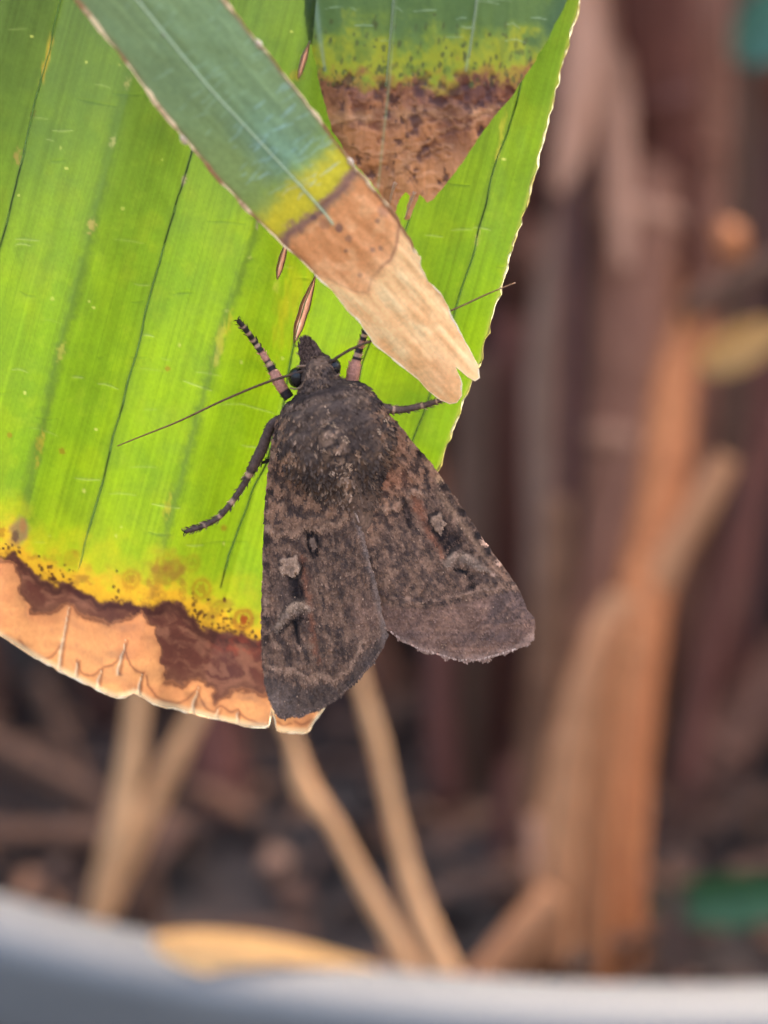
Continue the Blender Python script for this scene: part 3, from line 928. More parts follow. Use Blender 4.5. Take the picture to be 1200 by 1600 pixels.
cv.mix(tm, TAN)
cv.mix(tm * sstep(.35, .7, fbm(X / 40, Y / 30, 71, 4)) * .6, (.80, .33, .15))
cv.mix(tm * np.exp(-(dyt / 26) ** 2) * .45, (.66, .26, .12))
cv.mix(tm * np.exp(-((dyt - 3) / 4) ** 2) * .85, (.15, .045, .03))
cv.mix(np.exp(-((dyt + 4) / 7) ** 2) * (dyb > 6) * .5, (.10, .03, .022))
cv.mix(tm * sstep(.62, .8, fbm(X / 5, Y / 12, 73, 3)) * .3, (.6, .3, .16))
# scalloped dark lines between the little slits near the margin
slits = [(108, 950, 90, 1046), (122, 1032, 118, 1062), (158, 1046, 152, 1078), (197, 1000, 183, 1052), (222, 1052, 216, 1086), (311, 1073, 299, 1114), (343, 1108, 338, 1122), (372, 1112, 370, 1130)]
arcs = [[(30, 1000), (55, 1025), (80, 1026), (96, 1005)], [(120, 1032), (128, 1052), (145, 1055), (158, 1045), (180, 1036), (194, 1015)], [(197, 1020), (205, 1042), (216, 1050), (226, 1050)],
        [(228, 1055), (236, 1078), (256, 1095), (282, 1098), (300, 1085), (310, 1072)], [(311, 1085), (320, 1105), (335, 1112), (345, 1104), (360, 1112), (372, 1108), (376, 1118), (395, 1126), (415, 1134)],
        [(434, 1128), (444, 1134), (455, 1130)], [(462, 1128), (475, 1132), (486, 1126)]]
for a in arcs:
    cv.stroke(smooth(a, 5), 2.0, (.34, .12, .06), a=.8, rough=2)
for (x0, y0, x1, y1) in slits:
    mx_ = ((x0 + x1) / 2 - 1.5, (y0 + y1) / 2)
    cv.stroke([(x0 + 3, y0), (mx_[0] + 4, mx_[1]), (x1 + 5, y1)], [1.5, 2.5, 3], (.30, .10, .05), a=.7, lift=-3)
    cv.stroke([(x0, y0), mx_, (x1, y1)], [.5, 1.5, 2.6], (1, .84, .6), a=.85, lift=2, rough=2.5)
# paler rim of the dry margin
ye = np.interp(X, [p[0] for p in bottom_edge[::-1]], [p[1] for p in bottom_edge[::-1]])
cv.mix(sstep(-12, -2, Y - ye) * tm * .8, (.98, .80, .50))
xe = np.interp(Y, [p[1] for p in right_edge], [p[0] for p in right_edge])
cv.mix(sstep(-7, -1, X - xe) * (Y < 1000) * .6, (.62, .68, .12))
cv.h += ((fbm(X / 40, Y / 26, 81, 2) - .5) * 7 + 1.2 * np.sin(X / 12.0)) * sstep(0, 30, dyt)

TEARS = [((484, 64), (466, 124), 6.5), ((450, 372), (433, 437), 8.5), ((494, 428), (459, 538), 12)]


def tear_outline(a, b, w):
    a = np.array(a, float); b = np.array(b, float)
    d = (b - a) / np.linalg.norm(b - a); nrm = np.array([-d[1], d[0]])
    L = np.linalg.norm(b - a)
    t = np.linspace(0, 1, 15)
    prof = w * .85 * np.sin(np.pi * t ** 1.25) ** .8 * (.8 + .5 * fbm(t * 5, t * 0 + w, 6, 2))
    return np.vstack([a + d * L * t[:, None] + nrm * (prof * .75)[:, None], (a + d * L * t[:, None] - nrm * (prof * .55)[:, None])[::-1][1:-1]]), d, nrm, L, t, prof


x, y, h, c, f = cv.sheet(outline)
for tr_ in TEARS:
    ol_ = tear_outline(*tr_)[0]
    cxy = np.stack([x[f].mean(1), y[f].mean(1)], 1)
    f = f[~poly_inside(cxy[:, 0], cxy[:, 1], ol_)]
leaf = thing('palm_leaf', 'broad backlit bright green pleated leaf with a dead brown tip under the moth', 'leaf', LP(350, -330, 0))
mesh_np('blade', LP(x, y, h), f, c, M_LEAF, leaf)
for (pp, w, a), s in zip(veins, vein_pts):
    if w > 5:
        continue
    hh = pleat_h(s[:, 0], s[:, 1])
    keep = np.ones(len(s), bool)
    ww = (.9) * (1 + .4 * (fbm(s[:, 1] / 12, s[:, 1] * 0, 4, 2) - .5))
    ww[0] *= .3; ww[-1] *= .3
    cc = np.array((.18, .33, .04)) * (1 + .5 * (fbm(s[:, 1] / 20, s[:, 1] * 0 + 3, 6, 2) - .5))[:, None]
    tube_obj('vein', LP(s[:, 0], s[:, 1], hh + .6), ww * U, M_EDGE, leaf, nseg=6, cols=cc, flat=.6)


def ribbon(p, w, h):
    """Thin dry strip along a line, slightly crowned -> verts, quads."""
    d = np.gradient(p, axis=0); d /= np.maximum(np.linalg.norm(d, axis=1), 1e-9)[:, None]
    nr = np.stack([-d[:, 1], d[:, 0]], 1)
    V = []
    for k, up_ in ((-1, 0), (0, .8), (1, 0)):
        q_ = p + nr * (w * k)[:, None]
        V.append(LP(q_[:, 0], q_[:, 1], h + up_ * w * .5))
    n = len(p)
    V = np.stack(V, 1).reshape(-1, 3)
    b = np.arange(n - 1) * 3
    q_ = np.concatenate([np.stack([b, b + 1, b + 4, b + 3], 1), np.stack([b + 1, b + 2, b + 5, b + 4], 1)])
    return V, q_


def edge_strip(name, pts, rmin, rmax, parent, hfun, cols, seed=0, gap=0.0, flat=.7, nz=9, inset=0, mat=None):
    p = densify(pts, 3)
    s = np.arange(len(p)) * 3.0
    n = fbm(s / nz, s * 0 + seed, seed, 3)
    r = rmin + (rmax - rmin) * sstep(.35, .75, n)
    if gap:
        r = np.where(fbm(s / 40, s * 0 + 7, seed + 3, 2) < gap, r * .35, r)
    r[0] = r[-1] = .2
    k = fbm(s / 16, s * 0 + 2, seed + 5, 3)[:, None]
    c = np.array(cols[0]) * (1 - sstep(.35, .65, k)) + np.array(cols[1]) * sstep(.35, .65, k)
    V, q_ = ribbon(p, r, hfun(p[:, 0], p[:, 1]) + .8)
    return mesh_np(name, V, q_, np.repeat(c, 3, axis=0), mat or M_RIB, parent)


edge_strip('leaf_margin', re_d[::2], .7, 2.0, leaf, pleat_h, [(.34, .28, .08), (.8, .7, .42)], seed=2)
edge_strip('leaf_margin', be_d[::2], .8, 2.0, leaf, pleat_h, [(.9, .62, .34), (.98, .86, .6)], seed=5)

# splits along the folds: curled brown lips around a pale inside
def tear(a, b, w):
    ol, d, nrm, L, t, prof = tear_outline(a, b, w)
    a = np.array(a, float)
    c2 = Canvas(ol[:, 0].min() - 3, ol[:, 1].min() - 3, ol[:, 0].max() + 3, ol[:, 1].max() + 3, 1.0)
    u = (c2.X - a[0]) * d[0] + (c2.Y - a[1]) * d[1]; v = (c2.X - a[0]) * nrm[0] + (c2.Y - a[1]) * nrm[1]
    pw = np.interp(u / L, t, np.maximum(prof, .4))
    q = v / pw
    c2.c[:] = (.36, .19, .125)
    c2.mix(np.exp(-((q - .15) / .25) ** 2) * .8 * sstep(.35, .6, fbm(u / 14, v / 3, 6, 2)), (.62, .44, .34))
    c2.mix(sstep(.36, .56, np.abs(q)) * .95, (.10, .03, .012))
    c2.mix(sstep(.0, -.3, q) * .6, (.20, .08, .04))
    c2.h = pleat_h(c2.X, c2.Y) + 3.0 + 4 * np.clip(1 - q * q, 0, 1) * -.6 + 3 * sstep(.3, .7, np.abs(q))
    x, y, h, c, f = c2.sheet(ol)
    o = mesh_np('tear', LP(x, y, h), f, c, M_RIB, leaf)
    for sgn, k in ((1, .75), (-1, .55)):
        p = a + d * L * t[:, None] + sgn * nrm * (prof * k)[:, None]
        tube_obj('tear_lip', LP(p[:, 0], p[:, 1], pleat_h(p[:, 0], p[:, 1]) + 4), (.5 + .8 * np.sin(np.pi * t)) * U, M_EDGE, o, nseg=6, cols=np.tile(np.array((.26, .08, .03)), (15, 1)))
    return o


for tr_ in TEARS:
    tear(*tr_)

# ================================================================== top withering leaf (between main leaf and narrow leaf)
def h_top(x, y):
    a = (x - 680) / 190
    return 62 - 34 * np.abs(a) ** 2.6 + 6 * np.sin((x - 480) / 33.0) - .03 * (y - 100)


top_ol = [(478, -300), (476, -120), (480, 0), (485, 60), (497, 120), (509, 165), (520, 205), (545, 245), (580, 285), (606, 318), (612, 334), (619, 331), (623, 312), (634, 300), (640, 306),
          (634, 330), (632, 345), (640, 342), (648, 322), (655, 304), (661, 308), (667, 317), (676, 312), (692, 294), (722, 254), (765, 190), (800, 150), (830, 105),
          (852, 68), (886, 0), (940, -120), (990, -300)]
tod = densify(top_ol, 4, True)
tod[:, 0] += (fbm(tod[:, 0] / 12, tod[:, 1] / 12, 14, 3) - .5) * 5
cv = Canvas(470, -300, 995, 350, 2.0)
X, Y = cv.X, cv.Y
wx = fbm(X / 26, Y / 22, 3, 4) - .5; wy_ = fbm(X / 8, Y / 12, 13, 4) - .5
cv.c[:] = (.11, .165, .04)
cv.mix(sstep(.4, .7, fbm(X / 20, Y / 120, 5, 3)) * .5, (.155, .22, .05))
cv.mix(sstep(820, 870, X + .45 * (Y - 40)) * .7, (.06, .11, .05))  # shade of the right edge rolling back, painted into the colour
g = Y - 60 - .02 * (X - 650) + wx * 110
cv.mix(sstep(-45, 30, g) * .75, (.27, .33, .03))
cv.mix(sstep(-20, 50, g + wy_ * 70) * .85, (.40, .36, .02))
cv.mix(sstep(40, 85, Y + wx * 70) * sstep(.5, .7, fbm(X / 14, Y / 22, 23, 3)) * .5, (.12, .18, .03))
b = Y - 128 + .0004 * (X - 660) ** 2 + wx * 66 + wy_ * 36
cv.mix(sstep(-22, -2, b) * .7, (.40, .19, .04))
cv.mix(sstep(-8, 22, b), (.27, .085, .032))
fold = fbm(X / 30 + wx * 2.2, Y / 44 - X / 70 + wx * 2.2, 33, 3)
cv.mix(sstep(0, 20, b) * sstep(.45, .66, fold) * .75, (.56, .215, .08))
cv.mix(sstep(0, 20, b) * sstep(.55, .3, fold) * .6, (.11, .036, .022))
cv.mix(np.exp(-((Y - 178 - wx * 30 + .05 * (X - 640)) / 9) ** 2) * .6, (.58, .27, .12))
cv.mix(sstep(0, 30, b) * sstep(215, 290, Y + .25 * (X - 640)) * .75, (.64, .26, .10))
cv.mix(sstep(0, 20, b) * sstep(70, 10, b + wx * 60) * .65, (.13, .042, .03))
lw_ = fbm((X + .06 * Y) / 5, Y / 130, 37, 3)
cv.c *= np.where(b > 0, 1 + (lw_ - .5) * .5, 1)[..., None]
for pp in ([(505, 196), (560, 186), (620, 190), (655, 172), (690, 182), (740, 180), (780, 170)], [(640, 245), (675, 215), (720, 196), (760, 192)], [(520, 210), (560, 232), (600, 240), (640, 228)], [(600, 300), (625, 262), (660, 240), (705, 228)]):
    pp = smooth(pp, 6)
    cv.stroke(pp, 3, (.62, .30, .14), a=.3, rough=9, lift=2)
    cv.stroke(pp + np.array([0, 6]), 3.5, (.10, .034, .02), a=.35, rough=9, lift=-1.5)
cv.h = cv.h + h_top(X, Y) + ((fold - .5) * 8 + 4 * np.sin((X + .15 * Y) / 15.0)) * sstep(-5, 40, b) * sstep(-5, 40, b) + (fbm(X / 20, Y / 60, 44, 2) - .5) * 4
for i in range(150):
    x = random.uniform(490, 860); y = abs(random.gauss(0, 40)) + random.uniform(20, 110)
    cv.spot(x, min(y, 132), random.uniform(1.4, 3.5), random.uniform(2, 6), .2, (.09, .09, .025), a=random.uniform(.4, .85), seed=i)
for (x, y, rx, ry) in [(545, 124, 8, 11), (528, 133, 6, 7), (593, 150, 7, 16), (615, 155, 8, 9), (658, 130, 14, 15), (715, 140, 18, 18), (685, 157, 12, 8), (765, 140, 8, 16), (730, 167, 5, 4), (745, 165, 3, 6),
                       (628, 188, 5, 5), (648, 195, 9, 16), (622, 221, 7, 5), (646, 275, 7, 9), (580, 273, 6, 6), (698, 278, 5, 6), (753, 205, 5, 9), (500, 150, 5, 8), (780, 162, 10, 8), (662, 235, 8, 14),
                       (606, 178, 5, 5), (686, 285, 3, 3), (560, 250, 5, 6), (535, 165, 4, 8)]:
    cv.spot(x, y, rx, ry, .2, (.07, .024, .02), a=.8, soft=.6, rough=.8, seed=int(x), lift=-2)
for i in range(34):
    x = random.uniform(505, 780); y = random.uniform(135, 300)
    cv.spot(x, y, random.uniform(1.5, 4), random.uniform(2, 5), .2, (.07, .024, .018), a=random.uniform(.35, .8), soft=.6, rough=.8, seed=i)
for (x0, y0, x1, y1, a) in [(622, -60, 590, 300, .35), (752, -60, 728, 110, .55)]:
    cv.stroke([(x0, y0), ((x0 + x1) / 2 + 3, (y0 + y1) / 2), (x1, y1)], 2.2, (.34, .42, .20), a=a, lift=2)
for i in range(45):
    x, y = random.uniform(490, 830), random.uniform(-120, 70)
    l = random.uniform(8, 45)
    cv.stroke([(x, y), (x + l * .5, y + random.uniform(-3, 3)), (x + l, y + random.uniform(-3, 6))], [.6, 1.2, .6], (.40, .48, .26), a=random.uniform(.3, .6), lift=1)
cv.stroke([(488, -100), (492, 0), (500, 60), (508, 110)], [4, 5, 4, 2], (.28, .34, .24), a=.5)  # painted sheen line on the rolled left edge
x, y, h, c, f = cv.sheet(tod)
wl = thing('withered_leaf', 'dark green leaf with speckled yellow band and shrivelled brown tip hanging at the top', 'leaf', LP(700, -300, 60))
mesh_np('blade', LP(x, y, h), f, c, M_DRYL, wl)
for pp in ([(625, -140), (620, -60), (614, 10), (608, 80), (603, 135)], [(757, -140), (751, -60), (742, 20), (733, 90)]):
    s = smooth(pp, 8)
    tube_obj('vein', LP(s[:, 0], s[:, 1], h_top(s[:, 0], s[:, 1]) + 3), np.linspace(1.8, .8, len(s)) * U, M_EDGE, wl, nseg=6, cols=np.tile(np.array((.30, .36, .16)), (len(s), 1)))
for pp in ([(609, 318), (613, 300), (618, 285)], [(632, 343), (640, 320), (648, 300)]):
    s = smooth(pp, 5)
    tube_obj('tip_shred', LP(s[:, 0], s[:, 1], h_top(s[:, 0], s[:, 1]) + 5), np.linspace(.8, 2.4, len(s)) * U, M_EDGE, wl, nseg=6, cols=np.tile(np.array((.62, .33, .15)), (len(s), 1)), flat=.5)

# ================================================================== narrow leaflet in front
nl_left = [(-60, -240), (30, -118), (120, 0), (165, 56), (205, 107), (250, 170), (300, 230), (345, 284), (395, 336), (440, 380), (480, 415), (503, 440), (522, 456), (542, 484), (560, 500), (582, 535), (602, 551),
           (650, 590), (672, 612), (690, 625), (703, 631), (714, 629), (722, 618), (721, 600), (716, 586), (712, 573), (720, 579), (730, 589), (741, 595), (748, 590), (747, 574)]
nl_right = [(747, 574), (738, 556), (725, 530), (708, 500), (699, 478), (684, 455), (679, 447), (668, 440), (660, 424), (655, 410), (656, 402), (648, 390), (640, 372), (625, 350), (610, 326), (592, 304), (575, 286),
            (545, 250), (512, 203), (485, 168), (460, 135), (420, 86), (398, 62), (380, 36), (350, 0), (255, -120), (160, -240)]
dl = densify(nl_left, 4); dr = densify(nl_right, 4)
dl[:, 0] += (fbm(dl[:, 1] / 16, dl[:, 1] * 0, 3, 3) - .5) * 4
dr[:, 0] += (fbm(dr[:, 1] / 14, dr[:, 1] * 0, 13, 3) - .5) * 6
nol = np.vstack([dl[:-1], dr[:-1]])
AX = np.array([.655, .756]); A0 = np.array([230.0, 0.0])     # long axis


def nl_uv(x, y):
    u = (x - A0[0]) * AX[0] + (y - A0[1]) * AX[1]
    v = -(x - A0[0]) * AX[1] + (y - A0[1]) * AX[0]           # + towards lower left
    return u, v


def h_nl(x, y):
    u, v = nl_uv(x, y)
    return 205 - .19 * u - 8 * np.abs(v / 90) ** 1.8 + 2 * np.exp(-(v / 12) ** 2) * (u < 420) + 10 * np.sin(u / 150) + 9 * sstep(520, 760, u) * np.sin(v / 30 + .6)


cv = Canvas(-70, -245, 760, 640, 2.0)
X, Y = cv.X, cv.Y
u, v = nl_uv(X, Y)
wx = fbm(X / 30, Y / 30, 3, 4) - .5; wy_ = fbm(X / 8, Y / 8, 4, 4) - .5
fibn = fbm(v / 3.2, u / 200, 9, 3)
cv.c[:] = (.20, .265, .105)
cv.mix(sstep(.4, .7, fbm(u / 120, v / 30, 6, 3)) * .5, (.235, .30, .115))
cv.c *= (1 + (fibn - .5) * .2)[..., None]
cv.c *= (1 + (fibn - .5) * .25)[..., None]
cv.mix(sstep(170, 330, u) * np.exp(-((v + 4) / 40) ** 2) * .6, (.21, .34, .215))  # bluish sky sheen painted along the middle of the blade
cv.mix(sstep(20, 55, v + wx * 20) * sstep(120, 320, u) * .55, (.30, .36, .08))
ub = 420 + .02 * v + wx * 20
q = u - ub
cv.mix(sstep(-105, -50, q + wx * 70) * .6, (.32, .42, .06))
cv.mix(sstep(-75, -30, q + wx * 70 + wy_ * 30) * .9, (.62, .48, .025))
cv.mix(np.exp(-(((q + 30) / 24) ** 2)) * .4, (.85, .62, .03))
cv.mix(sstep(-14, -2, q + wy_ * 16) * .9, (.36, .17, .10))
cv.mix(sstep(-2, 22, q + wy_ * 20), (.76, .30, .11))
cv.mix(np.exp(-((q - 3) / 5) ** 2) * .7, (.22, .10, .09))
cv.mix(sstep(8, 20, q) * sstep(.5, .7, fbm(X / 22, Y / 22, 8, 4)) * .45, (.92, .46, .20))
for (x, y, r, a) in [(490, 340, 5, .8), (530, 356, 7, .75), (508, 350, 9, .4), (545, 372, 6, .5), (582, 390, 4, .6), (595, 388, 4, .6), (562, 430, 4, .5), (540, 392, 3, .6), (590, 345, 4, .6), (600, 330, 10, .4), (470, 360, 5, .5), (255, 55, 3, .8)]:
    cv.spot(x, y, r, r, 0, (.16, .08, .07), a=a, seed=int(x))
u2 = np.interp(v, [-70, -49, -22, 0, 22, 40, 52, 69, 90], [525, 542, 556, 557, 562, 576, 560, 523, 480]) + wx * 8
q2 = u - u2
cv.mix(sstep(-40, 10, q2) * sstep(10, 30, q) * .5, (.95, .48, .21))
cv.mix(sstep(-10, 14, q2 + wy_ * 14), (1.0, .54, .23))
cv.mix(np.exp(-((q2 + 1) / 3.2) ** 2) * (.35 + .5 * sstep(20, -20, v)), (.45, .18, .09))
cv.mix(sstep(0, 30, q2) * sstep(.42, .7, fbm(u / 60, v / 9, 28, 4)) * .55, (1.0, .68, .33))
cv.mix(sstep(20, 90, q2) * sstep(.45, .68, fbm(X / 26, Y / 26, 18, 4)) * .6, (.90, .42, .16))
cv.mix(np.exp(-(((X - 690) / 26) ** 2 + ((Y - 585) / 36) ** 2)) * .45, (.90, .42, .19))
cv.c *= np.where(q2 > 0, 1 + (fbm(v / 2.5, u / 120, 77, 3) - .5) * .25, 1)[..., None]
mid = smooth([(28, -235), (120, -118), (215, 0), (265, 62), (330, 140), (400, 215), (460, 280), (505, 330), (520, 350)], 8)
cv.stroke(mid, 4, (.19, .29, .14), a=.35); cv.stroke(mid, 1.6, (.50, .60, .36), a=.8, lift=1)
for i in range(110):
    uu_ = random.uniform(-200, 400) if random.random() < .5 else random.uniform(150, 390)
    vv = random.uniform(-75, 75)
    x = A0[0] + uu_ * AX[0] - vv * AX[1]; y = A0[1] + uu_ * AX[1] + vv * AX[0]
    l = random.uniform(8, 40)
    an = random.uniform(-.9, -.3)
    blue = uu_ > 230
    cv.stroke([(x, y), (x + l * .5 * math.cos(an), y + l * .5 * math.sin(an) + random.uniform(-2, 2)), (x + l * math.cos(an), y + l * math.sin(an))],
              [.6, 1.5, .6], (.42, .60, .58) if blue else (.36, .50, .32), a=random.uniform(.12, .45), lift=1.5)
for ed in (dl[dl[:, 1] < 440], dr[dr[:, 1] < 380]):
    cv.stroke(ed[::4], 4.5, (.30, .13, .06), a=.6)
cv.h = h_nl(X, Y) + (fbm(u / 60, v / 18, 38, 2) - .5) * 8 * sstep(0, 40, q) + (fbm(u / 40, v / 20, 39, 2) - .5) * 3
x, y, h, c, f = cv.sheet(nol)
nl = thing('narrow_leaflet', 'narrow waxy blue green leaflet with a pale torn dry tip lying across the front', 'leaf', LP(50, -240, 230))
mesh_np('blade', LP(x, y, h), f, c, M_WAXY, nl)
tube_obj('midrib', LP(mid[:, 0], mid[:, 1], h_nl(mid[:, 0], mid[:, 1]) + 1.0), np.linspace(1.3, .5, len(mid)) * U, M_OPQ, nl, nseg=6, cols=np.tile(np.array((.55, .62, .36)), (len(mid), 1)), flat=.5)
edge_strip('leaf_margin', dl[dl[:, 1] < 430], 1.1, 3.6, nl, h_nl, [(.36, .16, .07), (.95, .66, .36)], seed=4, nz=22, mat=M_OPQ)
edge_strip('leaf_margin', dl[dl[:, 1] >= 425], .6, 1.6, nl, h_nl, [(.85, .55, .30), (.95, .72, .45)], seed=6, mat=M_OPQ)
edge_strip('leaf_margin', dr[dr[:, 1] < 400], 1.0, 3.2, nl, h_nl, [(.36, .16, .07), (.95, .66, .36)], seed=9, nz=22, mat=M_OPQ)
edge_strip('leaf_margin', dr[dr[:, 1] >= 395], .6, 1.6, nl, h_nl, [(.85, .55, .30), (.95, .74, .48)], seed=11, mat=M_OPQ)
for (x, y) in [(547, 252), (404, 68), (286, 218)]:
    s = np.array([(x - 4, y - 7), (x - 1, y - 2), (x + 2, y + 3), (x + 6, y + 9)], float)
    tube_obj('margin_scar', LP(s[:, 0], s[:, 1], h_nl(s[:, 0], s[:, 1]) + 1), np.array([.5, 4, 4.5, .6]) * U, M_EDGE, nl, nseg=7, cols=np.tile(np.array((.9, .66, .42)), (4, 1)), flat=.6)

# ================================================================== the moth
moth = thing('moth', 'brown moth with patterned wings half spread clinging to the bright green leaf', 'moth', LP(515, 690, 0))
BR = np.array((.105, .072, .056)); BRD = np.array((.045, .036, .034)); TN = np.array((.26, .175, .12)); GR = np.array((.20, .165, .135)); OR = np.array((.20, .085, .045)); BK = np.array((.012, .011, .013))

# ---- body: one continuous skin from palps to abdomen
BT = [  # x, y, half width, centre height, half height
    (480, 538, 3, 40, 3), (481, 541, 6, 41, 6), (483, 546, 9, 43, 9), (485, 552, 12, 45, 13), (488, 559, 18, 48, 17), (492, 570, 24, 50, 23), (496, 582, 27, 51, 26),
    (499, 594, 29, 52, 27), (502, 604, 37, 52, 29), (505, 613, 58, 52, 35), (508, 624, 69, 52, 41), (512, 640, 79, 53, 46), (517, 660, 87, 54, 49), (523, 682, 91, 54, 51), (529, 704, 90, 53, 50),
    (535, 728, 80, 50, 46), (541, 750, 62, 45, 40), (547, 772, 48, 38, 32), (556, 805, 40, 30, 25), (567, 850, 37, 26, 22), (577, 895, 32, 24, 20), (586, 935, 24, 22, 16), (592, 960, 12, 21, 9), (594, 968, 2, 21, 2)]
BT = np.array(BT, float)
bt = smooth(BT, 5)
nb, na = len(bt), 64
ang = np.arange(na) / na * 2 * np.pi
dirs = np.gradient(bt[:, :2], axis=0); dirs /= np.linalg.norm(dirs, axis=1)[:, None]
dirs = np.array([np.convolve(np.pad(dirs[:, k], 6, 'edge'), np.ones(13) / 13, 'valid') for k in (0, 1)]).T
perp = np.stack([dirs[:, 1] * -1, dirs[:, 0]], 1)            # points to the picture's left-down side
perp = -perp
ca, sa = np.cos(ang), np.sin(ang)
q = bt[:, None, 2] * np.sign(ca) * np.abs(ca) ** .92
bx = bt[:, None, 0] + perp[:, None, 0] * q; by = bt[:, None, 1] + perp[:, None, 1] * q
bh = bt[:, None, 3] + bt[:, None, 4] * sa
lump = (fbm(bx / 16, by / 16, 3, 4) - .5)
crest = np.exp(-((q) / 9) ** 2) * (sa > 0) * sstep(640, 700, by) * 7 - np.exp(-((np.abs(q) - 26) / 8) ** 2) * (sa > 0) * sstep(640, 680, by) * 4
groove = -6 * np.exp(-((bt[:, None, 1] - 607) / 5) ** 2) - 4 * np.exp(-((bt[:, None, 1] - 628) / 4) ** 2) * (sa > 0)
bh = bh + lump * 10 + crest + groove
bx = bx + perp[:, None, 0] * lump * 5 * np.sign(ca)


def body_col(x, y, qq, t):
    c = np.zeros(x.shape + (3,)) + np.array((.062, .053, .050))
    n = fbm(x / 7, y / 7, 5, 4); n2_ = fbm(x / 22, y / 22, 6, 3); n3_ = fbm(x / 4, y / 4, 25, 3)

    def mx(m, col):
        nonlocal c
        c = c + (np.array(col) - c) * np.clip(m, 0, 1)[..., None]
    mx(sstep(.45, .7, n2_) * .6, (.10, .08, .066))
    mx(sstep(.6, .35, n) * .5, (.030, .026, .027))
    mx(sstep(.62, .75, n3_) * .5, (.20, .15, .11))
    mx(np.exp(-((qq + 2) / 13) ** 2) * sstep(.5, .62, n) * .8 * sstep(640, 660, y), (.34, .26, .20))
    mx(sstep(55, 80, np.abs(qq)) * sstep(.48, .62, n) * .6, (.26, .17, .11))
    mx(np.exp(-((t - 613) / 7) ** 2) * .75 * (fbm(x / 10, y / 10, 8, 2) > .35), (.018, .016, .018))
    mx(np.exp(-((t - 624) / 4) ** 2) * .55, (.15, .12, .10))
    mx(sstep(600, 590, t) * sstep(.45, .65, n) * .5, (.17, .125, .095))
    mx(sstep(548, 535, t) * .5, (.05, .035, .04))
    mx(sstep(760, 790, t) * .5, (.13, .095, .075))
    return c


bc = body_col(bx, by, q, np.broadcast_to(bt[:, None, 1], bx.shape))
bv = LP(bx, by, bh).reshape(-1, 3)
i, j = np.meshgrid(np.arange(nb - 1), np.arange(na), indexing='ij')
a_, b_ = i * na + j, i * na + (j + 1) % na
body = mesh_np('body', bv, np.stack([a_, b_, b_ + na, a_ + na], -1).reshape(-1, 4), bc.reshape(-1, 3), M_FUR, moth)


def flakes(name, x, y, h, dx, dy, ln, wd, lift, cols, mat, parent, label=None):
    """Small overlapping scales/hairs: a bent tapered strip each, one object."""
    n = len(x)
    L2 = np.hypot(dx, dy); dx, dy = dx / L2, dy / L2
    nx, ny = -dy, dx
    V = []
    for (s, w, lf) in ((0, .55, 0), (.55, 1.0, .55), (1.0, .45, 1.0)):
        cx, cy, ch = x + dx * ln * s, y + dy * ln * s, h + lift * lf
        V.append(LP(cx - nx * wd * w, cy - ny * wd * w, ch)); V.append(LP(cx + nx * wd * w, cy + ny * wd * w, ch))
    V = np.stack(V, 1).reshape(-1, 3)
    b = np.arange(n) * 6
    qd = np.concatenate([np.stack([b, b + 1, b + 3, b + 2], 1), np.stack([b + 2, b + 3, b + 5, b + 4], 1)])
    o = mesh_np(name, V, qd, np.repeat(cols, 6, axis=0), mat, parent)
    o['kind'] = 'stuff'
    return o


# thorax and head fur
nf = 7500
ti = RNG.integers(4, int(nb * .78), nf); aj = RNG.integers(0, na, nf)
ok = (sa[aj] > -.25)
ti, aj = ti[ok], aj[ok]
fx, fy, fh = bx[ti, aj], by[ti, aj], bh[ti, aj]
jx = RNG.normal(0, .45, len(ti)); jy = RNG.normal(0, .3, len(ti))
out = ca[aj] * .45
ddx = dirs[ti, 0] + perp[ti, 0] * out + jx; ddy = dirs[ti, 1] + perp[ti, 1] * out + jy
fc = bc[ti, aj] * (0.55 + RNG.random(len(ti)) * .95)[:, None]
pale = RNG.random(len(ti)) < .025
fc[pale] = fc[pale] * .4 + np.array((.30, .23, .17)) * .6
flakes('body_fur', fx, fy, fh, ddx, ddy, RNG.uniform(4, 9.5, len(ti)), RNG.uniform(.9, 2.1, len(ti)), RNG.uniform(.8, 3.2, len(ti)), fc, M_FUR, body)

# pale flecks and tufts seen on the back
tufts = [((508, 632), (513, 645), 1.6, (.34, .27, .21)), ((512, 660), (524, 668), 3, (.30, .24, .18)), ((534, 678), (540, 690), 3, (.30, .24, .18)), ((515, 733), (522, 742), 4.2, (.36, .29, .23)),
         ((524, 728), (530, 722), 3.4, (.30, .23, .17)), ((528, 748), (542, 742), 4, (.42, .34, .27)), ((538, 745), (548, 730), 3.6, (.36, .28, .21)), ((545, 722), (547, 733), 3, (.34, .26, .19)),
         ((498, 668), (508, 664), 3, (.22, .17, .13)), ((502, 700), (508, 706), 2.6, (.26, .2, .15)), ((556, 705), (560, 712), 2.4, (.28, .2, .14)), ((590, 670), (594, 676), 2.6, (.5, .42, .33)),
         ((602, 648), (605, 660), 2.6, (.42, .35, .26)), ((432, 700), (435, 707), 2.6, (.40, .33, .26)), ((455, 705), (458, 712), 2.4, (.26, .2, .15)), ((440, 628), (452, 634), 2.6, (.2, .17, .15)), ((524, 590), (540, 592), 2.4, (.24, .19, .15)),
         ((480, 560), (498, 556), 2.6, (.18, .14, .11)), ((494, 570), (500, 580), 2.8, (.22, .17, .13)), ((545, 600), (560, 604), 2.4, (.24, .18, .14)), ((560, 690), (572, 700), 2.2, (.22, .16, .12)), ((476, 545), (484, 538), 2.4, (.14, .11, .10))]


def body_top(x, y):
    d = (bx - x) ** 2 + (by - y) ** 2 + (np.broadcast_to(sa, bx.shape) < 0) * 1e6
    k = np.unravel_index(d.argmin(), d.shape)
    return float(bh[k])


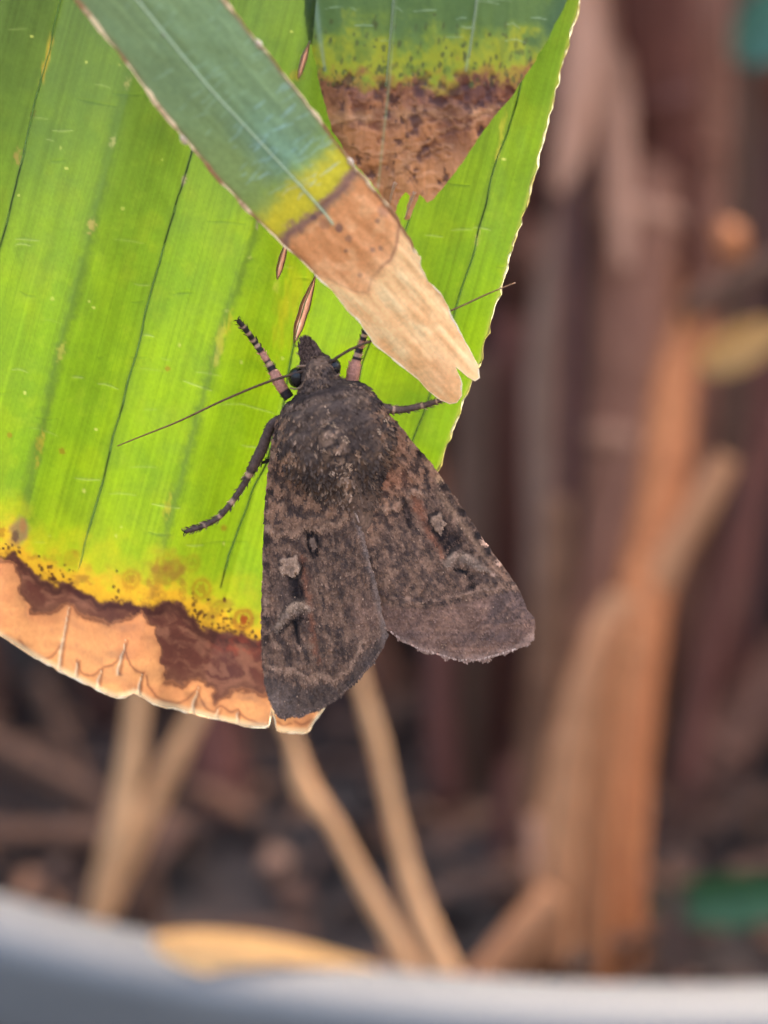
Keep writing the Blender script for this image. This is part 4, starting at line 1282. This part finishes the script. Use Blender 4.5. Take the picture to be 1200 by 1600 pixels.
tx, ty, th, tdx, tdy, tc = [], [], [], [], [], []
for (p0, p1, w, cc) in tufts:
    for k in range(10):
        t = random.random()
        x = p0[0] + (p1[0] - p0[0]) * t + random.gauss(0, w * .8); y = p0[1] + (p1[1] - p0[1]) * t + random.gauss(0, w * .8)
        tx.append(x); ty.append(y); th.append(body_top(x, y) + random.uniform(.5, 3))
        tdx.append(p1[0] - p0[0] + random.gauss(0, 4)); tdy.append(p1[1] - p0[1] + random.gauss(0, 4)); tc.append(np.array(cc) * random.uniform(.5, 1.05))
m = len(tx)
flakes('pale_scale_tufts', np.array(tx), np.array(ty), np.array(th), np.array(tdx), np.array(tdy), RNG.uniform(3, 6, m), RNG.uniform(.6, 1.3, m), RNG.uniform(.5, 2.5, m), np.array(tc), M_FUR, body)


# eyes
def ball(name, cx, cy, ch, r, ry, rh, col, mat, parent):
    nu, nv = 24, 14
    vs = []
    th = np.pi * np.arange(nv + 1) / nv; ph = 2 * np.pi * np.arange(nu) / nu
    T, H = np.meshgrid(th, ph, indexing='ij')
    v = LP(cx + r * np.sin(T) * np.cos(H), cy + ry * np.sin(T) * np.sin(H), ch + rh * np.cos(T)).reshape(-1, 3)
    qs = [(i * nu + j, i * nu + (j + 1) % nu, (i + 1) * nu + (j + 1) % nu, (i + 1) * nu + j) for i in range(nv) for j in range(nu)]
    return mesh_np(name, v, qs, np.tile(np.array(col), (len(v), 1)), mat, parent)


ball('eye', 463, 590, 55, 13, 16, 15, (.012, .010, .010), M_EYE, moth)
ball('eye', 522, 574, 54, 11, 14, 14, (.014, .011, .011), M_EYE, moth)
for p in ([(475, 584), (476, 595), (471, 604), (462, 608), (453, 606)], [(478, 572), (470, 572), (463, 573)], [(514, 585), (524, 588), (531, 584)]):
    s = smooth(p, 4)
    tube_obj('eye_rim', LP(s[:, 0], s[:, 1], 66 + 0 * s[:, 0]), 2.2 * U * np.linspace(1, .6, len(s)), M_FUR, body, nseg=6, cols=np.tile(np.array((.16, .125, .10)), (len(s), 1)))
# labial palps
for (p, w) in (([(484, 570, 54), (477, 556, 55), (474, 543, 53), (476, 530, 47)], [8, 9, 7.5, 3]), ([(500, 564, 54), (492, 549, 55), (486, 538, 53), (480, 529, 47)], [8, 9, 7.5, 3])):
    s = smooth(np.column_stack([p, w]), 5)
    tube_obj('palp', LP(s[:, 0], s[:, 1], s[:, 2]), s[:, 3] * U, M_FUR, moth, nseg=10, cols=np.array((.05, .04, .04)) * (0.7 + .6 * RNG.random(len(s)))[:, None], rjit=.12)

for sx in (0, 13):
    k = RNG.random(420)
    px_ = np.interp(k, [0, .35, .7, 1], [477, 474, 477, 485]) + sx * (.35 + .65 * k) + RNG.normal(0, 4.2, 420); py_ = np.interp(k, [0, .35, .7, 1], [531, 543, 556, 570]) + RNG.normal(0, 2, 420)
    hp = 55 + 7 * np.clip(1 - (RNG.normal(0, .5, 420)) ** 2, 0, 1) + 3 * sstep(0, .5, k)
    fc_ = np.array((.06, .048, .046)) * (.4 + 1.5 * RNG.random((420, 1)))
    flakes('palp_fur', px_, py_, hp, RNG.normal(-.25, .35, 420), RNG.normal(-1, .3, 420), RNG.uniform(3, 6.5, 420), RNG.uniform(.6, 1.3, 420), RNG.uniform(-1, 2, 420), fc_, M_FUR, body)

# antennae
for p in ([(483, 577, 62), (466, 582, 66), (450, 587, 64), (410, 600, 52), (350, 625, 36), (280, 658, 24), (225, 680, 18), (183, 697, 14)],
          [(508, 570, 62), (520, 563, 66), (550, 545, 64), (590, 529, 60), (640, 510, 56), (710, 483, 50), (760, 460, 46), (805, 442, 42)]):
    s = smooth(p, 14)
    s[:, 2] = np.maximum(s[:, 2], pleat_h(s[:, 0], s[:, 1]) + 8)
    n = len(s)
    r = np.linspace(2.5, .75, n) * (1 + .14 * (np.arange(n) % 2))
    k = np.linspace(0, 1, n)[:, None]
    cc = np.array((.035, .026, .024)) * (1 - k) + np.array((.16, .10, .06)) * k
    tube_obj('antenna', LP(s[:, 0], s[:, 1], s[:, 2]), r * U, M_LEG, moth, nseg=8, cols=cc)

# legs
BKL = (.025, .02, .022); PK = (.36, .19, .15); PL = (.36, .26, .19); BRL = (.075, .055, .05)


def leg(pts, rad, bands, base_col, hairs=60, claw=True):
    s = smooth(np.column_stack([pts, rad]), 14)
    s[:, 2] = np.maximum(s[:, 2], pleat_h(s[:, 0], s[:, 1]) + s[:, 3] + 1.5)
    n = len(s)
    t = np.concatenate([[0], np.cumsum(np.hypot(np.diff(s[:, 0]), np.diff(s[:, 1])))]); t /= t[-1]
    cc = np.tile(np.array(base_col), (n, 1)) * (0.6 + .8 * fbm(np.arange(n) / 5.0, np.zeros(n) + n, 4, 2))[:, None]
    for (a, b, c) in bands:
        m = sstep(a - .012, a + .006, t) * (1 - sstep(b - .006, b + .012, t))
        cc = cc + (np.array(c) - cc) * m[:, None]
    o = tube_obj('leg', LP(s[:, 0], s[:, 1], s[:, 2]), s[:, 3] * U, M_LEG, moth, nseg=12, cols=cc, rjit=.12)
    k = RNG.integers(2, n - 2, hairs)
    d = np.gradient(s[:, :2], axis=0)[k]
    d /= np.linalg.norm(d, axis=1)[:, None]
    sd = RNG.choice([-1, 1], hairs)
    pr = np.stack([-d[:, 1], d[:, 0]], 1) * sd[:, None]
    flakes('leg_scales', s[k, 0] + pr[:, 0] * s[k, 3] * .7, s[k, 1] + pr[:, 1] * s[k, 3] * .7, s[k, 2] + RNG.uniform(0, 3, hairs), d[:, 0] + pr[:, 0] * .7, d[:, 1] + pr[:, 1] * .7,
           RNG.uniform(4, 9, hairs), RNG.uniform(.4, 1, hairs), RNG.uniform(0, 2, hairs), cc[k] * (.6 + RNG.random((hairs, 1))), M_LEG, o)
    if claw:
        e, f_ = s[-1], s[-4]
        dd = (e - f_)[:2]; dd /= np.linalg.norm(dd)
        pp = np.array([-dd[1], dd[0]])
        for sg in (-1, 1):
            q_ = np.array([e[:2], e[:2] + dd * 3 + pp * sg * 3, e[:2] + dd * 4 + pp * sg * 6.5])
            tube_obj('claw', LP(q_[:, 0], q_[:, 1], np.array([e[2], e[2] + 1, e[2] - 1])), np.array([1.1, .9, .3]) * U, M_LEG, o, nseg=6, cols=np.tile(np.array(BKL), (3, 1)))
    return o


bnd = [(.0, .34, PK)]
for a in (.36, .47, .57, .66, .75, .83):
    bnd.append((a + .055, a + .09, PL))
leg([(452, 622, 34), (441, 606, 32), (432, 590, 26), (424, 575, 20), (412, 555, 16), (398, 535, 13), (384, 515, 11), (372, 501, 9)], [8, 8.5, 9, 6, 5.2, 4.8, 4.4, 3.6],
    [(.0, .10, BKL), (.10, .33, PK), (.40, .44, PL), (.47, .57, PK), (.64, .67, PL), (.73, .75, PL), (.82, .84, PL), (.91, .92, PL)], BKL)
leg([(545, 610, 36), (550, 592, 32), (553, 578, 28), (557, 562, 22), (561, 548, 18), (566, 534, 14), (571, 518, 11), (578, 500, 9)], [9, 10, 10, 7, 5.5, 5, 4.6, 3.6],
    [(.0, .42, PK), (.47, .52, PL), (.60, .70, PK), (.76, .79, PL), (.86, .88, PL)], BKL)
leg([(452, 650, 36), (428, 660, 34), (419, 676, 31), (409, 702, 27), (397, 726, 23), (387, 746, 18), (374, 768, 15), (357, 791, 13), (342, 808, 11), (322, 820, 10), (305, 826, 9), (289, 831, 8)],
    [6, 7, 7.5, 8.6, 8, 5.6, 4.8, 4.6, 4.5, 4.2, 4, 3.4], [(.44, .465, PL), (.635, .66, PL), (.76, .77, PL), (.87, .875, PL)], BRL, hairs=140)
leg([(575, 640, 36), (596, 637, 32), (612, 640, 28), (630, 640, 22), (650, 636, 18), (664, 633, 15), (680, 628, 12), (698, 622, 10)], [7, 7, 6.4, 5.4, 5, 4.6, 4.2, 3.6],
    [(.30, .325, PL), (.66, .685, PL), (.86, .87, PL)], BRL)
leg([(440, 716, 26), (428, 718, 22), (419, 720, 18), (410, 723, 14)], [3.5, 3.2, 2.8, 2.2], [], BKL, hairs=12)

# ---- wings
lw_ol = [(470, 640), (445, 640), (431, 656), (425, 685), (420, 720), (416, 760), (413, 800), (411, 850), (410, 900), (408, 950), (408, 1000), (409, 1030), (412, 1060), (416, 1080), (422, 1098), (428, 1112), (436, 1121), (448, 1122), (462, 1119),
         (476, 1117), (490, 1112), (503, 1107), (516, 1099), (531, 1088), (546, 1075), (558, 1063), (570, 1050), (581, 1038), (590, 1025), (598, 1012), (603, 1002), (606, 993), (604, 982), (599, 965), (594, 940), (588, 912), (580, 880), (572, 850), (563, 820), (553, 792), (544, 770), (536, 752), (528, 720), (505, 660)]
rw_ol = [(560, 640), (585, 634), (600, 640), (622, 662), (640, 684), (656, 702), (674, 724), (690, 745), (706, 768), (722, 792), (737, 815), (752, 838), (764, 855), (777, 872), (790, 890), (803, 908), (812, 922), (818, 938), (826, 956), (834, 965), (836, 975), (835, 998), (824, 1007), (808, 1015), (792, 1021), (776, 1025), (760, 1030), (745, 1033), (730, 1034),
         (715, 1033), (702, 1031), (690, 1025), (684, 1018), (674, 1020), (660, 1017), (650, 1013), (640, 1008), (630, 1003), (620, 1000), (614, 993), (609, 985), (598, 985), (590, 940), (582, 900), (570, 850), (556, 800), (540, 760), (530, 700)]
lwd = densify(lw_ol, 3, True); rwd = densify(rw_ol, 3, True)
lwd += np.stack([fbm(lwd[:, 0] / 7, lwd[:, 1] / 7, 3, 3) - .5, fbm(lwd[:, 0] / 7, lwd[:, 1] / 7, 4, 3) - .5], 1) * 4
lwd[:, 1] += np.where(lwd[:, 1] > 1000, 2.2 * np.sin(lwd[:, 0] / 4.6), 0)
rwd += np.stack([fbm(rwd[:, 0] / 7, rwd[:, 1] / 7, 5, 3) - .5, fbm(rwd[:, 0] / 7, rwd[:, 1] / 7, 6, 3) - .5], 1) * 4
rwd[:, 1] += np.where((rwd[:, 1] > 990) & (rwd[:, 0] > 612) & (rwd[:, 0] < 800), 2.6 * np.sin(rwd[:, 0] / 5.2) + 2 * np.sin(rwd[:, 0] / 13.0), 0)


def h_lw(x, y):
    xl = np.interp(y, [640, 700, 800, 900, 1000, 1120], [440, 423, 412, 409, 407, 425])
    xr = np.interp(y, [640, 740, 800, 880, 1000, 1120], [500, 532, 556, 580, 605, 605])
    t = (x - xl) / (xr - xl)
    return 24 + 40 * sstep(-.25, 1.15, t) - 6 * sstep(.85, 1.15, t) + 20 * sstep(800, 660, y) + 2.2 * np.sin((x - 410 - (y - 640) * .12) / 7.5) * sstep(800, 1000, y) + 8 * sstep(1000, 1120, y) * np.sin(x / 30)


def h_rw(x, y):
    d = -(x - 600) * .816 + (y - 640) * .578
    s = (x - 600) * .578 + (y - 640) * .816
    return 22 + 33 * sstep(-30, 190, d) + 20 * sstep(140, 0, s) - 4 * sstep(130, 200, d) + 2.4 * np.sin((d - s * .15) / 8.0) * sstep(120, 330, s) + 10 * sstep(250, 400, s) * np.sin(d / 38 + 1)


def wing_base(cv, ax, ay, seed):
    X, Y = cv.X, cv.Y
    al = X * ax + Y * ay; ac = -X * ay + Y * ax
    n = fbm(X / 30, Y / 30, seed, 4); ns = fbm(ac / 5, al / 26, seed + 1, 4); nf_ = fbm(X / 5, Y / 5, seed + 2, 3)
    w1 = fbm(X / 14, Y / 14, seed + 7, 3) - .5
    cl = fbm((ac + w1 * 14) / 9, (al + w1 * 20) / 15, seed + 5, 4)
    cv.c[:] = BR
    cv.mix(sstep(.42, .68, n) * .7, (.066, .048, .042))
    cv.mix(sstep(.52, .66, cl) * .7, (.19, .13, .095))
    cv.mix(sstep(.47, .34, cl) * .7, (.034, .028, .027))
    cv.mix(sstep(.5, .72, ns) * .5, (.17, .115, .083))
    cv.mix(sstep(.5, .3, ns) * .5, BRD)
    cv.mix(sstep(.56, .7, nf_) * .45, (.22, .155, .115))
    cv.mix(sstep(.44, .32, nf_) * .5, (.036, .029, .028))
    return al, ac


# screen-left wing
cv = Canvas(400, 632, 616, 1130, 1.5)
X, Y = cv.X, cv.Y
al, ac = wing_base(cv, .18, .98, 100)
rg = fbm(X / 9, Y / 11, 140, 4)
cv.mix(sstep(845, 800, Y + (X - 470) * .15) * sstep(.45, .6, rg) * .7, (.24, .155, .105))
cv.mix(sstep(845, 800, Y) * sstep(.5, .36, rg) * .6, (.04, .03, .028))
cv.h = 5 * (rg - .5) * sstep(850, 780, Y)
cv.stroke([(418, 828), (424, 834), (432, 842), (440, 833), (448, 830), (457, 838), (466, 830), (474, 823), (484, 828), (492, 826), (500, 830), (510, 815), (522, 822), (532, 818), (540, 806)], 3.2, (.27, .185, .13), a=.8, rough=5, lift=2)
cv.stroke([(420, 842), (432, 850), (448, 842), (460, 848), (474, 834), (500, 840), (522, 832), (540, 822)], 3, (.035, .027, .027), a=.55, rough=5)
cv.stroke([(478, 838), (484, 833), (490, 832)], 3, (.30, .21, .15), a=.7, lift=1)
cv.ring(488, 848, 7, 17, -.15, 3.6, (.006, .005, .006), 1, lift=-1.5); cv.spot(489, 847, 4.2, 11, -.15, (.15, .115, .095), a=.95, soft=.2)
cv.stroke([(470, 868), (473, 892), (478, 922), (484, 960), (490, 1000), (497, 1030)], [4, 6, 6, 5, 4, 3], (.20, .09, .055), a=.62, rough=8)
cv.spot(463, 920, 11, 27, -.15, (.010, .008, .009), a=1, soft=.4); cv.spot(440, 925, 14, 28, -.1, (.075, .058, .052), a=.6, soft=.6)
cv.spot(457, 887, 18, 18, 0, (.012, .010, .010), a=.95, soft=.25); cv.spot(454, 885, 14, 14, 0, (.27, .205, .155), a=1, soft=.15, lift=3, rough=.5); cv.stroke([(462, 878), (465, 888), (458, 898)], 2.4, (.36, .28, .21), a=.7); cv.spot(455, 888, 4.5, 5, 0, (.13, .10, .08), a=.8)
cv.stroke([(432, 980), (440, 968), (450, 953), (462, 947), (474, 946), (483, 952)], [5, 7, 9, 8, 8, 5], (.19, .155, .125), a=.9, rough=4, lift=2.5)
cv.stroke([(450, 952), (460, 945), (470, 943), (480, 945)], [3, 4, 4, 3], (.30, .235, .175), a=.8, rough=3)
cv.stroke([(436, 988), (446, 978), (456, 970), (470, 966), (482, 966)], [1.5, 3, 4, 4, 2], (.008, .007, .008), a=.9)
cv.stroke([(436, 966), (446, 946), (458, 939), (474, 937)], [1.5, 2, 2.4, 2], (.014, .012, .012), a=.7)
cv.stroke([(461, 970), (463, 984), (467, 1006)], [7, 6, 2.5], (.004, .004, .005), a=1, lift=-1.5)
cv.spot(468, 1012, 3, 4, 0, (.34, .25, .19), a=.8)
cv.stroke([(421, 984), (424, 996), (431, 1006), (442, 1012)], 2, (.27, .2, .15), a=.6, rough=3)
cv.mix(np.exp(-(((X - 573) / 26) ** 2 + ((Y - 962) / 34) ** 2)) * .65, (.17, .115, .092))
cv.stroke([(594, 984), (560, 992), (530, 998), (500, 1006), (470, 1010)], 2, (.22, .16, .12), a=.5, rough=4)
cv.stroke([(420, 1040), (440, 1048), (460, 1046), (468, 1054), (482, 1064), (500, 1052), (512, 1060), (524, 1060), (545, 1045), (556, 1024), (566, 1002)], 3.6, (.25, .18, .135), a=.85, rough=6, lift=1)
sub = Y - np.interp(X, [408, 440, 482, 500, 524, 545, 566, 600], [1050, 1056, 1070, 1062, 1068, 1056, 1012, 985])
cv.mix(sstep(0, 10, sub + (rg - .5) * 26) * .7, (.05, .044, .043))
cv.mix(sstep(28, 40, sub) * .4, (.12, .10, .092))
cv.mix(np.exp(-(((X - 432) / 18) ** 2 + ((Y - 1092) / 16) ** 2)) * .6, (.17, .14, .125))
for k in range(7):
    yy = 650 + k * 58
    cv.spot(np.interp(yy, [640, 800, 900], [430, 415, 411]) + 4, yy, 5, 7, 0, (.30, .22, .16) if k % 2 else BK, a=.7, seed=k)
cv.spot(416, 842, 8, 9, 0, BK, a=.8); cv.spot(414, 968, 6, 8, 0, BK, a=.7); cv.spot(416, 955, 5, 6, 0, (.24, .17, .13), a=.7)
edge = np.interp(Y, [740, 790, 850, 912, 965, 1000], [533, 553, 572, 588, 599, 604])
cv.mix(np.exp(-((X - edge + 3) / 5) ** 2) * sstep(740, 770, Y) * .5, (.16, .145, .14))
for (xa, ya, xb, yb) in [(455, 700, 418, 1080), (462, 710, 436, 1112), (475, 720, 466, 1110), (490, 735, 500, 1098), (505, 745, 530, 1078), (515, 750, 562, 1050), (525, 755, 588, 1018)]:
    cv.stroke([(xa, ya), ((xa + xb) / 2 - 4, (ya + yb) / 2), (xb, yb)], [2.2, 1.6, 1.3], (.05, .038, .034), a=.35, lift=2.6, rough=2)
lw_c = cv
cv.h = cv.h + h_lw(X, Y) + (fbm(X / 7, Y / 10, 150, 4) - .5) * 3.5
x, y, h, c, f = cv.sheet(lwd)
LW = mesh_np('forewing', LP(x, y, h), f, c, M_WING, moth)
LW['label'] = 'forewing lying fully over the leaf with pale kidney and ring spots'

# screen-right wing
cv = Canvas(522, 626, 842, 1042, 1.5)
X, Y = cv.X, cv.Y
al, ac = wing_base(cv, .5, .86, 200)
rg = fbm(X / 9, Y / 11, 240, 4)
s_ = (X - 600) * .578 + (Y - 640) * .816; d_ = -(X - 600) * .816 + (Y - 640) * .578
bz = sstep(165, 120, s_ - d_ * .1 + (rg - .5) * 30)
cv.mix(bz * sstep(.42, .6, rg) * .75, (.27, .17, .115)); cv.mix(bz * sstep(.5, .36, rg) * .6, (.04, .03, .028))
cv.mix(np.exp(-(((X - 605) / 30) ** 2 + ((Y - 748) / 16) ** 2)) * .55, (.24, .11, .065))
cv.h = 5 * (rg - .5) * bz
cv.stroke([(552, 772), (575, 790), (598, 796), (618, 794), (630, 782), (642, 770), (655, 768), (665, 772)], 3.2, (.27, .19, .14), a=.75, rough=6, lift=2)
cv.stroke([(556, 782), (580, 802), (604, 806), (626, 800), (636, 790)], 3, (.03, .024, .025), a=.6, rough=5)
cv.stroke([(630, 778), (635, 800), (638, 820)], [5, 8, 5], (.010, .008, .009), a=.95, lift=-1); cv.spot(634, 800, 3, 9, -.2, (.11, .08, .07), a=.6)
cv.stroke([(645, 775), (655, 798), (666, 820), (679, 845), (692, 872)], [4, 7, 8, 7, 4], (.21, .095, .058), a=.7, rough=8)
cv.spot(704, 848, 16, 34, -.6, (.010, .008, .009), a=.97, soft=.4)
cv.spot(681, 816, 16, 20, -.3, (.012, .010, .010), a=.95, soft=.25); cv.spot(684, 816, 11, 14.5, -.3, (.23, .175, .135), a=.95, soft=.2, lift=2.5, rough=.45); cv.spot(685, 817, 4, 5, 0, (.11, .085, .07), a=.8)
cv.stroke([(698, 882), (706, 873), (718, 868), (734, 875), (748, 886), (762, 892)], [6, 8, 9, 8, 7, 4], (.175, .145, .12), a=.9, rough=4, lift=2.5)
cv.stroke([(702, 874), (712, 866), (724, 866), (738, 874)], [2, 3, 3, 2], (.27, .215, .17), a=.8, rough=2)
cv.stroke([(712, 890), (728, 894), (738, 906), (738, 918)], [3, 7, 9, 5], (.005, .005, .006), a=1, lift=-1.5)
cv.stroke([(694, 874), (704, 862), (720, 857), (740, 865)], [2, 3, 3, 2], (.012, .010, .010), a=.7)
cv.spot(752, 903, 12, 9, .3, (.045, .036, .036), a=.7)
for (x, y, r, cc) in [(757, 845, 6, (.50, .36, .28)), (779, 880, 4.5, (.46, .34, .27)), (770, 897, 4, (.32, .24, .2)), (686, 748, 6, (.34, .24, .15)), (760, 861, 6, BK), (745, 836, 6, BK), (692, 760, 7, BK), (722, 800, 6, BK), (655, 706, 6, BK), (640, 692, 5, (.30, .2, .13)), (668, 724, 5, (.3, .2, .13)), (715, 812, 5, (.2, .15, .12))]:
    cv.spot(x, y, r, r * 1.3, -.6, cc, a=.85, soft=.45, seed=x)
cv.mix(np.exp(-((d_ - 5) / 5) ** 2) * sstep(140, 170, s_) * sstep(300, 260, s_) * .5, (.28, .20, .14))  # rim light painted as a pale strip on the costal edge
cv.stroke([(810, 914), (780, 920), (743, 924), (715, 930), (690, 937), (650, 940), (610, 932)], 2.2, (.25, .18, .14), a=.65, rough=4, lift=1)
for (x, y) in [(599, 927), (623, 933), (648, 937), (669, 939), (690, 940), (711, 937)]:
    cv.spot(x, y, 7, 4.5, .1, (.03, .024, .026), a=.75, seed=x)
po = Y - np.interp(X, [590, 640, 690, 743, 810], [934, 942, 938, 926, 916])
cv.mix(sstep(4, 16, po) * .7, (.175, .118, .098))
bands_ = fbm(X / 70, Y / 6, 260, 4)
cv.mix(sstep(4, 16, po) * sstep(.5, .68, bands_) * .5, (.24, .165, .135)); cv.mix(sstep(4, 16, po) * sstep(.48, .32, bands_) * .5, (.10, .07, .064))
tri_ = sstep(755, 772, X + (Y - 950) * .2) * sstep(3, 8, po) * sstep(976, 968, Y + (X - 800) * .12)
cv.mix(tri_ * .75, (.070, .056, .056))
cv.mix(np.exp(-(((X - 762) / 45) ** 2 + ((Y - 994 + (X - 762) * .05) / 9) ** 2)) * .7, (.085, .068, .068))
cv.mix(np.exp(-(((X - 640) / 30) ** 2 + ((Y - 992) / 10) ** 2)) * .6, (.09, .07, .07))
ye = np.interp(X, [600, 620, 640, 660, 690, 715, 745, 776, 808, 836], [990, 1000, 1008, 1017, 1025, 1033, 1033, 1025, 1015, 990])
cv.mix(sstep(-14, -3, Y - ye) * .55, (.26, .21, .19))  # rim light painted as a pale band on the outer margin
for k in range(26):      # fine wavy cross-lines
    t0 = 150 + k * 10.5 + random.uniform(-4, 4)
    pts = []
    for dd in np.linspace(8, 175, 9):
        sx = t0 + 6 * math.sin(dd / 17.0 + k) + dd * .30
        pts.append((600 + sx * .578 - dd * .816, 640 + sx * .816 + dd * .578))
    cv.stroke(pts, random.uniform(1.4, 2.6), (.25, .17, .13) if k % 2 else (.045, .036, .036), a=random.uniform(.12, .38), rough=6, seed=k, lift=1 if k % 2 else -1)
for (xa, ya, xb, yb) in [(600, 690, 805, 925), (598, 710, 826, 985), (590, 720, 790, 1018), (580, 730, 745, 1030), (570, 740, 700, 1026), (560, 750, 655, 1012), (552, 760, 618, 995)]:
    cv.stroke([(xa, ya), ((xa + xb) / 2 - 5, (ya + yb) / 2 + 5), (xb, yb)], [2.2, 1.6, 1.3], (.05, .038, .034), a=.32, lift=2.6, rough=2)
rw_c = cv
cv.h = cv.h + h_rw(X, Y) + (fbm(X / 7, Y / 10, 250, 4) - .5) * 3
x, y, h, c, f = cv.sheet(rwd)
RW = mesh_np('forewing', LP(x, y, h), f, c, M_WING, moth)
RW['label'] = 'forewing spread past the leaf edge with rim light painted pale along its outer margin'


def wing_flakes(cvs, ol, ax, ay, n, parent, hs=0.0):
    x = RNG.uniform(ol[:, 0].min(), ol[:, 0].max(), n); y = RNG.uniform(ol[:, 1].min(), ol[:, 1].max(), n)
    k = poly_inside(x, y, ol); x, y = x[k], y[k]
    c, h = cvs.sample(x, y)
    m = len(x)
    cc = c * (.78 + .5 * RNG.random(m))[:, None]
    pl = RNG.random(m) < .008
    cc[pl] = cc[pl] * .4 + np.array((.36, .27, .2)) * .6
    flakes('wing_scales', x, y, h + hs, ax + RNG.normal(0, .28, m), ay + RNG.normal(0, .28, m), RNG.uniform(2.2, 4.6, m), RNG.uniform(.7, 1.5, m), RNG.uniform(.4, 1.8, m), cc, M_WING, parent)


wing_flakes(lw_c, lwd, .1, 1, 20000, LW)
wing_flakes(rw_c, rwd, .5, .86, 12000, RW)


def fringe(pts, ax, ay, hf, parent, cols, ln=7, n=420):
    p = densify(pts, 1.0)
    k = RNG.integers(0, len(p), n)
    cc = np.array(cols)[RNG.integers(0, len(cols), n)] * (.7 + .6 * RNG.random((n, 1)))
    ln = ln * .65
    o = flakes('fringe', p[k, 0] - ax * 2, p[k, 1] - ay * 2, hf(p[k, 0], p[k, 1]) + RNG.uniform(-1.5, 1.5, n), ax + RNG.normal(0, .22, n), ay + RNG.normal(0, .22, n), RNG.uniform(ln * .5, ln, n), RNG.uniform(.6, 1.4, n), RNG.uniform(-1, 1, n), cc, M_WING, parent)
    return o


fringe([(430, 1114), (448, 1121), (476, 1116), (503, 1106), (531, 1087), (558, 1062), (581, 1037), (598, 1011), (605, 992)], .45, .9, h_lw, LW, [(.12, .095, .085), (.075, .06, .056), (.17, .13, .11)])
fringe([(808, 1014), (776, 1024), (745, 1032), (715, 1032), (690, 1024), (660, 1016), (630, 1002), (611, 988)], .1, 1, h_rw, RW, [(.34, .28, .26), (.22, .18, .16), (.42, .36, .33)], ln=6)  # right fringe coloured paler to carry the painted rim light
# pale anal-margin hair line between the wings
for p in ([(532, 742), (541, 760), (548, 778), (555, 798)], [(553, 795), (557, 806), (561, 817)]):
    s = smooth(p, 5)
    tube_obj('margin_hair', LP(s[:, 0], s[:, 1], h_lw(s[:, 0], s[:, 1]) + 4), np.linspace(2.6, 1.0, len(s)) * U, M_FUR, LW, nseg=6, cols=np.tile(np.array((.25, .22, .205)), (len(s), 1)), flat=.6)
